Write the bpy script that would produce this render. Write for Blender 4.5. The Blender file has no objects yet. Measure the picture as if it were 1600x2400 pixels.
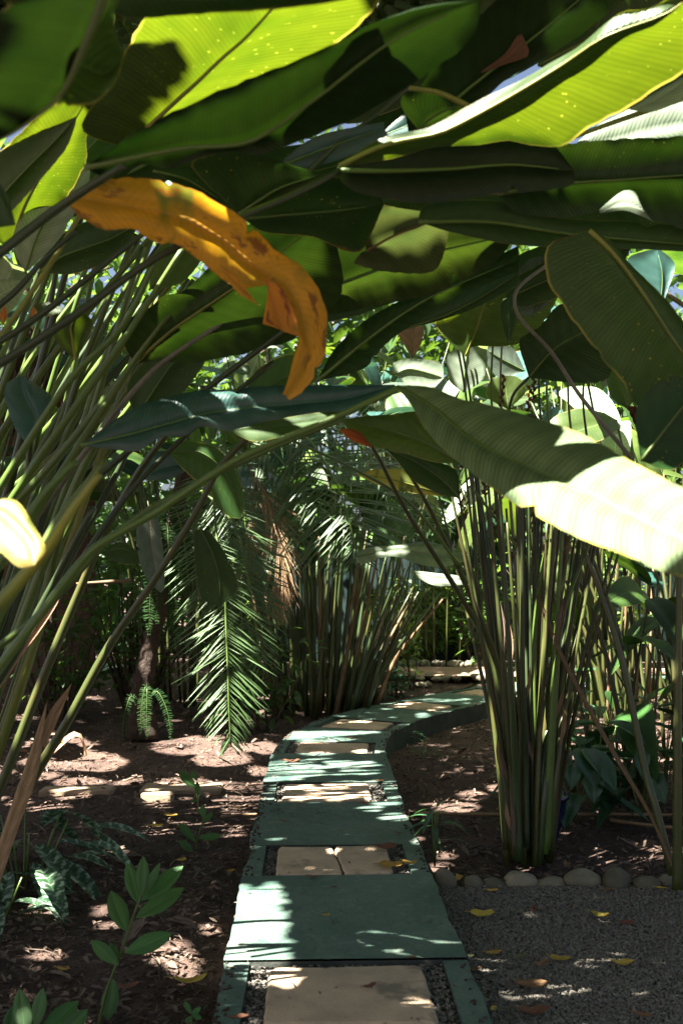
import bpy, math, random
import numpy as np
from mathutils import Vector, Matrix, noise

R = random.Random(7)
RN = np.random.default_rng(11)
SC = bpy.context.scene
COL = SC.collection

# ------------------------------------------------------------------ camera, sky, sun, exposure
F, CX, HZ, EYE = 2333.0, 800.0, 1333.0, 1.45      # focal length, centre column and horizon row in photo pixels, eye height
cam_d = bpy.data.cameras.new('camera')
cam = bpy.data.objects.new('camera', cam_d); COL.objects.link(cam)
cam.location = (0, 0, EYE); cam.rotation_euler = (math.radians(90), 0, 0)
cam_d.sensor_fit = 'VERTICAL'; cam_d.sensor_height = 36.0; cam_d.sensor_width = 24.0
cam_d.lens = 35.0; cam_d.shift_y = 133 / 2400
cam_d.clip_start = 0.05; cam_d.clip_end = 400
cam_d.dof.use_dof = True; cam_d.dof.focus_distance = 5.6; cam_d.dof.aperture_fstop = 4.5
SC.camera = cam

SUN = Vector((-0.40, -0.30, 0.866)).normalized()   # towards the sun
world = bpy.data.worlds.new('World'); SC.world = world; world.use_nodes = True
wn = world.node_tree.nodes; wn.clear()
sky = wn.new('ShaderNodeTexSky'); sky.sky_type = 'NISHITA'; sky.sun_disc = False
sky.sun_elevation = math.asin(SUN.z); sky.sun_rotation = math.atan2(SUN.x, SUN.y)
bg = wn.new('ShaderNodeBackground'); bg.inputs['Strength'].default_value = 0.022
sky.dust_density = 5.0; sky.ozone_density = 0.3; sky.air_density = 0.8
wo = wn.new('ShaderNodeOutputWorld')
world.node_tree.links.new(sky.outputs[0], bg.inputs[0]); world.node_tree.links.new(bg.outputs[0], wo.inputs[0])
sun_d = bpy.data.lights.new('sun', 'SUN'); sun_d.energy = 5.0; sun_d.angle = math.radians(0.5); sun_d.color = (1.0, 0.95, 0.86)
sun = bpy.data.objects.new('sun', sun_d); COL.objects.link(sun)
sun.rotation_euler = SUN.to_track_quat('Z', 'Y').to_euler()
SC.view_settings.view_transform = 'Standard'; SC.view_settings.look = 'None'
SC.view_settings.gamma = 1.0; SC.view_settings.exposure = 3.45
SC.cycles.max_bounces = 8; SC.cycles.diffuse_bounces = 4; SC.cycles.glossy_bounces = 2
SC.cycles.transmission_bounces = 5; SC.cycles.sample_clamp_indirect = 6

# ------------------------------------------------------------------ helpers
def W(px, py, Y):
    return Vector(((px - CX) / F * Y, Y, EYE + (HZ - py) / F * Y))
def G(px, py, z=0.0):
    Y = (EYE - z) * F / (py - HZ)
    return Vector(((px - CX) / F * Y, Y, z))

def empty(name, loc, label, cat, group=None):
    o = bpy.data.objects.new(name, None); COL.objects.link(o)
    o.location = loc; o.empty_display_size = 0.1
    o['label'] = label; o['category'] = cat
    if group: o['group'] = group
    return o
def tag(o, label=None, cat=None, group=None, kind=None):
    if label: o['label'] = label
    if cat: o['category'] = cat
    if group: o['group'] = group
    if kind: o['kind'] = kind
    return o

class MB:
    """collects vertices (world space), faces and uvs of ONE mesh object"""
    def __init__(s): s.v = []; s.f = []; s.uv = []; s.n = 0
    def add(s, v, f, uv=None):
        v = np.asarray(v, float).reshape(-1, 3)
        s.v.append(v); s.f += [tuple(int(i) + s.n for i in q) for q in f]
        s.uv.append(np.zeros((len(v), 2)) if uv is None else np.asarray(uv, float)); s.n += len(v)
    def build(s, name, mat, parent=None, smooth=True):
        me = bpy.data.meshes.new(name)
        V = np.concatenate(s.v); U = np.concatenate(s.uv)
        if parent is not None: V = V - np.array(parent_world(parent))
        me.from_pydata(V.tolist(), [], s.f); me.materials.append(mat)
        lay = me.uv_layers.new(name='UVMap')
        li = np.empty(len(me.loops), int); me.loops.foreach_get('vertex_index', li)
        lay.data.foreach_set('uv', U[li].ravel())
        if smooth: me.polygons.foreach_set('use_smooth', np.ones(len(me.polygons), bool))
        me.update()
        o = bpy.data.objects.new(name, me); COL.objects.link(o)
        if parent is not None: o.parent = parent
        return o
def parent_world(o):
    l = Vector(o.location)
    while o.parent: o = o.parent; l = l + Vector(o.location)
    return l

def big_mesh(name, V, quads, tris, UV, mat, parent=None, smooth=True, loc=None):
    """fast build from arrays"""
    me = bpy.data.meshes.new(name)
    if parent is not None: V = V - np.array(parent_world(parent))
    nq, nt = len(quads), len(tris)
    me.vertices.add(len(V)); me.vertices.foreach_set('co', np.ascontiguousarray(V, dtype=np.float32).ravel())
    L = np.concatenate([np.asarray(quads, int).ravel(), np.asarray(tris, int).ravel()])
    me.loops.add(len(L)); me.loops.foreach_set('vertex_index', L.astype(np.int32))
    me.polygons.add(nq + nt)
    st = np.concatenate([np.arange(nq) * 4, nq * 4 + np.arange(nt) * 3]).astype(np.int32)
    me.polygons.foreach_set('loop_start', st)
    me.polygons.foreach_set('use_smooth', np.full(nq + nt, smooth))
    me.update(calc_edges=True)
    lay = me.uv_layers.new(name='UVMap')
    lay.data.foreach_set('uv', np.ascontiguousarray(UV[L], dtype=np.float32).ravel())
    me.materials.append(mat); me.validate()
    o = bpy.data.objects.new(name, me); COL.objects.link(o)
    if parent is not None: o.parent = parent
    return o

def catmull(P, n):
    """n points, evenly spaced by arc length, on a centripetal-ish curve through P"""
    P = [np.asarray(p, float) for p in P]
    if len(P) == 2: P = [P[0], (P[0] + P[1]) / 2, P[1]]
    Q = [2 * P[0] - P[1]] + P + [2 * P[-1] - P[-2]]
    out = []
    for i in range(1, len(Q) - 2):
        p0, p1, p2, p3 = Q[i - 1:i + 3]
        for t in np.linspace(0, 1, 14, endpoint=False):
            m1 = (p2 - p0) * .45; m2 = (p3 - p1) * .45
            out.append((2 * t**3 - 3 * t**2 + 1) * p1 + (t**3 - 2 * t**2 + t) * m1 + (-2 * t**3 + 3 * t**2) * p2 + (t**3 - t**2) * m2)
    out.append(P[-1]); out = np.array(out)
    d = np.concatenate([[0], np.cumsum(np.linalg.norm(np.diff(out, axis=0), axis=1))])
    s = np.linspace(0, d[-1], n)
    return np.stack([np.interp(s, d, out[:, k]) for k in range(out.shape[1])], 1)

def tube(mb, P, r, sides=7, n=None, cap=True):
    """P: points; r: (start, end) or list of radii"""
    P = catmull(P, n or max(6, 4 * len(P)))
    k = len(P)
    rr = np.interp(np.linspace(0, 1, k), np.linspace(0, 1, len(r)), r)
    T = np.gradient(P, axis=0); T /= np.linalg.norm(T, axis=1)[:, None] + 1e-9
    up = np.array([0.13, -0.99, 0.05]) if abs(T[0][1]) < .9 else np.array([1., 0, 0])
    V = []; U = []
    d = np.concatenate([[0], np.cumsum(np.linalg.norm(np.diff(P, axis=0), axis=1))])
    for i in range(k):
        a = np.cross(T[i], up); a /= np.linalg.norm(a) + 1e-9
        b = np.cross(a, T[i])
        for j in range(sides):
            th = 2 * math.pi * j / sides
            V.append(P[i] + rr[i] * (math.cos(th) * a + math.sin(th) * b)); U.append((d[i], j / sides))
    Fc = [(i * sides + j, i * sides + (j + 1) % sides, (i + 1) * sides + (j + 1) % sides, (i + 1) * sides + j) for i in range(k - 1) for j in range(sides)]
    if cap: Fc += [tuple(range(sides))[::-1], tuple((k - 1) * sides + j for j in range(sides))]
    mb.add(V, Fc, U)

def leaf_grid(M, A, B, m=5, bow=.08, wave=.0, ph=0., wf=9., crease=.03, tears=0):
    """loft edge A - midrib M - edge B (equal counts) to one leaf sheet; returns verts, faces, uvs"""
    n = len(M); A = A.copy(); B = B.copy()
    for E in (A, B):
        for i in range(2, n - 2):
            E[i] += (E[i] - M[i]) * (.035 * noise.noise(Vector((i * .9, ph * 3, 1))) + .02 * noise.noise(Vector((i * 2.7, ph, 5))))
    for k in range(tears):
        i = R.randrange(4, n - 4); E = R.choice((A, B)); dp = R.uniform(.08, .3); E[i] = E[i] * (1 - dp) + M[i] * dp
        if R.random() < .4: E[i + 1] = E[i + 1] * (1 - dp * .5) + M[i + 1] * dp * .5
    T = np.gradient(M, axis=0); T /= np.linalg.norm(T, axis=1)[:, None] + 1e-9
    S = B - A; wid = np.linalg.norm(S, axis=1)
    N = np.cross(T, S); N /= np.linalg.norm(N, axis=1)[:, None] + 1e-9
    for i in range(1, n):
        if np.dot(N[i], N[i - 1]) < 0: N[i] = -N[i]
    Nm = N.mean(0)
    if Nm[2] < 0: N = -N
    d = np.concatenate([[0], np.cumsum(np.linalg.norm(np.diff(M, axis=0), axis=1))])
    V = []; U = []
    for i in range(n):
        for j in range(-m, m + 1):
            t = abs(j) / m; E = A[i] if j < 0 else B[i]
            p = M[i] * (1 - t) + E * t
            off = bow * wid[i] * (1 - t) * t * 2.0 - crease * wid[i] * (1 - t) ** 3
            off += wave * wid[i] * t * t * (math.sin(wf * d[i] + ph + (1.3 if j < 0 else 0)) + .5 * math.sin(2.3 * wf * d[i] + 2 * ph + (2 if j < 0 else 0)))
            off += .012 * wid[i] * noise.noise(Vector((d[i] * 9, j * .6, ph)))
            V.append(p + N[i] * off); U.append((d[i], j / m))
    w = 2 * m + 1
    Fc = [(i * w + j, i * w + j + 1, (i + 1) * w + j + 1, (i + 1) * w + j) for i in range(n - 1) for j in range(w - 1)]
    return np.array(V), Fc, np.array(U), N

# batches of small simple leaves: eight vertices each (base, two rows of three, tip)
def leaf_batch(pos, dirs, nor, L, Wd, droop=.15, fold=.12):
    pos, dirs, nor = [np.asarray(a, float) for a in (pos, dirs, nor)]
    n = len(pos); L = np.broadcast_to(L, n).astype(float); Wd = np.broadcast_to(Wd, n).astype(float)
    droop = np.broadcast_to(droop, n).astype(float)
    dirs = dirs / (np.linalg.norm(dirs, axis=1)[:, None] + 1e-9)
    s = np.cross(dirs, nor); s /= np.linalg.norm(s, axis=1)[:, None] + 1e-9
    nn = np.cross(s, dirs)
    rows = [(0, 0), (.3, .85), (.68, .8), (1, 0)]
    V = np.zeros((n, 8, 3)); U = np.zeros((n, 8, 2))
    k = 0
    for t, w in rows:
        c = pos + dirs * (L * t)[:, None] - nn * (L * droop * t * t)[:, None]
        for q in ([0] if w == 0 else [-1, 0, 1]):
            V[:, k] = c + s * (q * w * Wd * .5)[:, None] + nn * (abs(q) * fold * Wd)[:, None]
            U[:, k, 0] = L * t; U[:, k, 1] = q; k += 1
    b = (np.arange(n) * 8)[:, None]
    quads = np.concatenate([b + np.array([1, 2, 5, 4]), b + np.array([2, 3, 6, 5])])
    tris = np.concatenate([b + np.array([0, 2, 1]), b + np.array([0, 3, 2]), b + np.array([4, 5, 7]), b + np.array([5, 6, 7])])
    return V.reshape(-1, 3), quads, tris, U.reshape(-1, 2)

def rand_unit(n):
    v = RN.normal(size=(n, 3)); return v / np.linalg.norm(v, axis=1)[:, None]

# ------------------------------------------------------------------ materials
class NT:
    def __init__(s, name):
        s.m = bpy.data.materials.new(name); s.m.use_nodes = True; s.t = s.m.node_tree; s.t.nodes.clear()
        s.out = s.t.nodes.new('ShaderNodeOutputMaterial')
    def n(s, typ, **kw):
        nd = s.t.nodes.new(typ)
        for k, v in kw.items(): setattr(nd, k, v)
        return nd
    def l(s, a, b): s.t.links.new(a, b)
    def setv(s, sock, v):
        if hasattr(v, 'is_output'): s.l(v, sock)
        elif isinstance(v, (tuple, list)) and len(v) == 3 and sock.type == 'RGBA': sock.default_value = (*v, 1)
        else: sock.default_value = v
    def math(s, op, a, b=None, c=None, clamp=False):
        nd = s.n('ShaderNodeMath', operation=op, use_clamp=clamp)
        for i, x in enumerate((a, b, c)):
            if x is not None: s.setv(nd.inputs[i], x)
        return nd.outputs[0]
    def mix(s, f, a, b, blend='MIX'):
        nd = s.n('ShaderNodeMix', data_type='RGBA', blend_type=blend)
        s.setv(nd.inputs[0], f); s.setv(nd.inputs[6], a); s.setv(nd.inputs[7], b)
        return nd.outputs[2]
    def noise(s, vec, scale, detail=3, rough=.55, dist=0):
        nd = s.n('ShaderNodeTexNoise'); nd.inputs['Scale'].default_value = scale; nd.inputs['Detail'].default_value = detail
        nd.inputs['Roughness'].default_value = rough; nd.inputs['Distortion'].default_value = dist
        if vec is not None: s.l(vec, nd.inputs['Vector'])
        return nd.outputs['Fac']
    def ramp(s, f, a, b):
        nd = s.n('ShaderNodeMapRange'); s.setv(nd.inputs[0], f); nd.inputs[1].default_value = a; nd.inputs[2].default_value = b
        nd.interpolation_type = 'SMOOTHSTEP'
        return nd.outputs[0]
    def scale(s, vec, v):
        nd = s.n('ShaderNodeMapping'); nd.inputs['Scale'].default_value = v; s.l(vec, nd.inputs[0]); return nd.outputs[0]

def leafmat(name, col, trans, t=.42, vein=.35, vf=110., slant=6., spots=0., spotc=(.55, .45, .05), rough=.42, rim=None, mottle=.35,
            stripes=None, blot=None, midc=None, var=.35, hue=.015, spec=.45, edge=(.14, .08, .03)):
    k = NT(name)
    uv = k.n('ShaderNodeUVMap').outputs[0]
    sx = k.n('ShaderNodeSeparateXYZ'); k.l(uv, sx.inputs[0]); u, v = sx.outputs[0], sx.outputs[1]
    av = k.math('ABSOLUTE', v)
    oi = k.n('ShaderNodeObjectInfo').outputs['Random']
    geo = k.n('ShaderNodeTexCoord').outputs['Object']
    cu = k.n('ShaderNodeCombineXYZ'); k.l(u, cu.inputs[0]); k.l(k.math('MULTIPLY', v, .12), cu.inputs[1]); k.l(k.math('MULTIPLY', oi, 37.), cu.inputs[2])
    wob = k.noise(cu.outputs[0], 14, 2)
    ph = k.math('ADD', k.math('MULTIPLY', k.math('SUBTRACT', u, k.math('MULTIPLY', av, slant * .01)), vf * 2 * math.pi), k.math('MULTIPLY', wob, 7.))
    w = k.math('MULTIPLY_ADD', k.math('SINE', ph), .5, .5)
    w2 = k.math('MULTIPLY_ADD', k.math('SINE', k.math('MULTIPLY', ph, .217)), .5, .5)
    band = k.math('MULTIPLY_ADD', w, .65, k.math('MULTIPLY', w2, .35))
    nz = k.noise(cu.outputs[0], 7, 4, .6)
    dark = tuple(c * (1 - vein) for c in col); lite = tuple(min(1, c * (1 + vein)) for c in col)
    c = k.mix(band, dark, lite)
    c = k.mix(k.math('MULTIPLY', k.ramp(nz, .35, .75), mottle), c, tuple(x * y for x, y in zip(col, (.45, .5, .4))))
    ct = k.mix(band, tuple(x * (1 - vein * .7) for x in trans), trans)
    ct = k.mix(k.math('MULTIPLY', k.ramp(nz, .4, .8), mottle * .8), ct, tuple(x * y for x, y in zip(trans, (.35, .6, .5))))
    if stripes:                                   # irregular streaks of another colour across the blade, as on a dying leaf
        cs = k.n('ShaderNodeCombineXYZ'); k.l(k.math('MULTIPLY', u, 1.0), cs.inputs[0]); k.l(k.math('MULTIPLY', v, .025), cs.inputs[1])
        f = k.ramp(k.noise(cs.outputs[0], stripes[1], 3, .6), stripes[2], stripes[2] + .1)
        c = k.mix(f, c, stripes[0]); ct = k.mix(f, ct, tuple(x * 1.3 for x in stripes[0]))
    if blot:
        f = k.ramp(k.noise(cu.outputs[0], blot[1], 4, .65), blot[2], blot[2] + .08)
        c = k.mix(f, c, blot[0]); ct = k.mix(f, ct, blot[0])
    if spots:
        vo = k.n('ShaderNodeTexVoronoi'); vo.inputs['Scale'].default_value = 62; k.l(cu.outputs[0], vo.inputs['Vector'])
        cut = k.math('MULTIPLY_ADD', k.noise(cu.outputs[0], 5, 2), .34, -.13 + .1 * spots)
        f = k.ramp(k.math('SUBTRACT', cut, vo.outputs['Distance']), -.02, .06)
        c = k.mix(f, c, spotc); ct = k.mix(f, ct, tuple(min(1, x * 1.5) for x in spotc))
    mr = k.ramp(av, .035, .02)
    mc = midc or tuple(min(1, x * 1.9 + .02) for x in col)
    c = k.mix(mr, c, mc)
    if rim:
        f = k.math('MULTIPLY', k.ramp(av, .955, .995), k.ramp(k.noise(cu.outputs[0], 6, 2), .35, .55))
        c = k.mix(f, c, rim); ct = k.mix(f, ct, rim)
    if edge:
        ce = k.n('ShaderNodeCombineXYZ'); k.l(u, ce.inputs[0]); k.l(k.math('MULTIPLY', v, .3), ce.inputs[1]); k.l(k.math('MULTIPLY', oi, 53.), ce.inputs[2])
        f = k.ramp(k.math('ADD', av, k.math('MULTIPLY', k.noise(ce.outputs[0], 5, 5, .65), .9)), 1.50, 1.57)
        c = k.mix(f, c, edge); ct = k.mix(f, ct, tuple(x * .8 for x in edge))
        big = k.noise(ce.outputs[0], 2.6, 3, .6)
        c = k.mix(k.math('MULTIPLY', k.ramp(big, .4, .7), .55), c, tuple(x * y for x, y in zip(col, (.5, .6, .5))))
        ct = k.mix(k.math('MULTIPLY', k.ramp(big, .38, .66), .7), ct, tuple(x * y for x, y in zip(trans, (.3, .5, .5))))
    hs = k.n('ShaderNodeHueSaturation'); k.l(c, hs.inputs['Color'])
    k.l(k.math('MULTIPLY_ADD', oi, 2 * hue, .5 - hue), hs.inputs['Hue']); k.l(k.math('MULTIPLY_ADD', k.math('FRACT', k.math('MULTIPLY', oi, 7.31)), var, 1 - var / 2), hs.inputs['Value'])
    p = k.n('ShaderNodeBsdfPrincipled'); k.l(hs.outputs[0], p.inputs['Base Color']); p.inputs['Roughness'].default_value = rough
    p.inputs['Specular IOR Level'].default_value = spec
    bp = k.n('ShaderNodeBump'); bp.inputs['Strength'].default_value = .3; bp.inputs['Distance'].default_value = .0022
    k.l(k.math('ADD', band, k.math('MULTIPLY', nz, .6)), bp.inputs['Height']); k.l(bp.outputs[0], p.inputs['Normal'])
    tr = k.n('ShaderNodeBsdfTranslucent'); k.l(ct, tr.inputs[0])
    mx = k.n('ShaderNodeMixShader'); mx.inputs[0].default_value = t
    k.l(p.outputs[0], mx.inputs[1]); k.l(tr.outputs[0], mx.inputs[2]); k.l(mx.outputs[0], k.out.inputs[0])
    return k.m

def plainmat(name, c1, c2, scale=8., rough=.7, bump=.3, bscale=30., stretch=(1, 1, 1), c3=None, c3cut=.62, var=.0, spec=.3, coord='Object', dist=.01):
    k = NT(name)
    co = k.n('ShaderNodeTexCoord').outputs[coord]
    oi = k.n('ShaderNodeObjectInfo').outputs['Random']
    vec = k.n('ShaderNodeVectorMath', operation='ADD'); k.l(k.scale(co, stretch), vec.inputs[0]); k.l(k.math('MULTIPLY', oi, 13.7), vec.inputs[1])
    nz = k.noise(vec.outputs[0], scale, 5, .6)
    c = k.mix(k.ramp(nz, .3, .7), c1, c2)
    fine = k.noise(vec.outputs[0], bscale, 4, .65)
    if c3: c = k.mix(k.ramp(k.noise(vec.outputs[0], scale * .45, 4, .7), c3cut, c3cut + .1), c, c3)
    c = k.mix(k.math('MULTIPLY', k.ramp(fine, .45, .75), .35), c, tuple(x * .5 for x in c1))
    if var:
        hs = k.n('ShaderNodeHueSaturation'); k.l(c, hs.inputs['Color']); k.l(k.math('MULTIPLY_ADD', oi, var, 1 - var / 2), hs.inputs['Value']); c = hs.outputs[0]
    p = k.n('ShaderNodeBsdfPrincipled'); k.l(c, p.inputs['Base Color']); p.inputs['Roughness'].default_value = rough; p.inputs['Specular IOR Level'].default_value = spec
    bp = k.n('ShaderNodeBump'); bp.inputs['Strength'].default_value = bump; bp.inputs['Distance'].default_value = dist
    k.l(k.math('ADD', fine, nz), bp.inputs['Height']); k.l(bp.outputs[0], p.inputs['Normal']); k.l(p.outputs[0], k.out.inputs[0])
    return k.m

def stemmat(name, c1, c2, brown, cut=.6, var=.5, rough=.42):
    k = NT(name); uv = k.n('ShaderNodeUVMap').outputs[0]; sx = k.n('ShaderNodeSeparateXYZ'); k.l(uv, sx.inputs[0])
    oi = k.n('ShaderNodeObjectInfo').outputs['Random']
    ang = k.math('MULTIPLY', sx.outputs[1], 2 * math.pi)
    cv = k.n('ShaderNodeCombineXYZ'); k.l(k.math('COSINE', ang), cv.inputs[0]); k.l(k.math('SINE', ang), cv.inputs[1]); k.l(k.math('MULTIPLY_ADD', oi, 31., k.math('MULTIPLY', sx.outputs[0], .9)), cv.inputs[2])
    st = k.noise(k.scale(cv.outputs[0], (3.2, 3.2, .8)), 2.2, 5, .6); bl = k.noise(cv.outputs[0], 2.1, 5, .7, 1.5); fi = k.noise(k.scale(cv.outputs[0], (6, 6, 22)), 1.6, 3)
    c = k.mix(k.ramp(st, .32, .68), c1, c2)
    c = k.mix(k.ramp(bl, cut, cut + .09), c, brown)
    c = k.mix(k.math('MULTIPLY', k.ramp(fi, .55, .8), .4), c, tuple(x * .45 for x in c1))
    hs = k.n('ShaderNodeHueSaturation'); k.l(c, hs.inputs['Color']); k.l(k.math('MULTIPLY_ADD', oi, var, 1 - var / 2), hs.inputs['Value']); k.l(k.math('MULTIPLY_ADD', k.math('FRACT', k.math('MULTIPLY', oi, 9.7)), .016, .492), hs.inputs['Hue'])
    p = k.n('ShaderNodeBsdfPrincipled'); k.l(hs.outputs[0], p.inputs['Base Color']); p.inputs['Roughness'].default_value = rough
    bp = k.n('ShaderNodeBump'); bp.inputs['Strength'].default_value = .4; bp.inputs['Distance'].default_value = .002
    k.l(k.math('ADD', st, k.math('MULTIPLY', fi, .4)), bp.inputs['Height']); k.l(bp.outputs[0], p.inputs['Normal']); k.l(p.outputs[0], k.out.inputs[0]); return k.m
def concretemat():
    k = NT('painted_concrete'); co = k.n('ShaderNodeTexCoord').outputs['Object']
    a = k.noise(co, 1.7, 6, .62, .6); b = k.noise(co, 9, 6, .7, .4); f = k.noise(co, 70, 4, .7); g = k.noise(k.scale(co, (1, .35, 1)), 22, 5, .7, 1.2)
    c = k.mix(k.ramp(a, .34, .66), (.042, .086, .066), (.092, .142, .114))
    c = k.mix(k.math('MULTIPLY', k.ramp(b, .48, .66), .75), c, (.155, .185, .150))          # paint rubbed thin
    c = k.mix(k.math('MULTIPLY', k.ramp(g, .56, .70), .75), c, (.030, .040, .030))         # dirt
    c = k.mix(k.ramp(k.noise(co, 20, 5, .75, .8), .66, .69), c, (.18, .175, .15))          # chips down to bare concrete
    vo = k.n('ShaderNodeTexVoronoi', feature='DISTANCE_TO_EDGE'); vo.inputs['Scale'].default_value = .75
    ad = k.n('ShaderNodeVectorMath', operation='ADD'); nn = k.n('ShaderNodeTexNoise'); nn.inputs['Scale'].default_value = 3; k.l(co, nn.inputs['Vector']); k.l(co, ad.inputs[0]); k.l(nn.outputs['Color'], ad.inputs[1]); k.l(ad.outputs[0], vo.inputs['Vector'])
    crack = k.math('MULTIPLY', k.ramp(vo.outputs['Distance'], .006, .001), k.ramp(k.noise(co, 1.1, 2), .52, .6))
    c = k.mix(crack, c, (.012, .018, .015))
    c = k.mix(k.math('MULTIPLY', k.ramp(f, .48, .7), .5), c, (.028, .045, .036))
    p = k.n('ShaderNodeBsdfPrincipled'); k.l(c, p.inputs['Base Color']); k.l(k.math('MULTIPLY_ADD', b, .3, .45), p.inputs['Roughness']); p.inputs['Specular IOR Level'].default_value = .35
    bp = k.n('ShaderNodeBump'); bp.inputs['Strength'].default_value = .4; bp.inputs['Distance'].default_value = .005
    k.l(k.math('SUBTRACT', k.math('ADD', k.math('MULTIPLY', f, .5), b), crack), bp.inputs['Height']); k.l(bp.outputs[0], p.inputs['Normal']); k.l(p.outputs[0], k.out.inputs[0]); return k.m
YEL = (.50, .42, .06)
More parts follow.
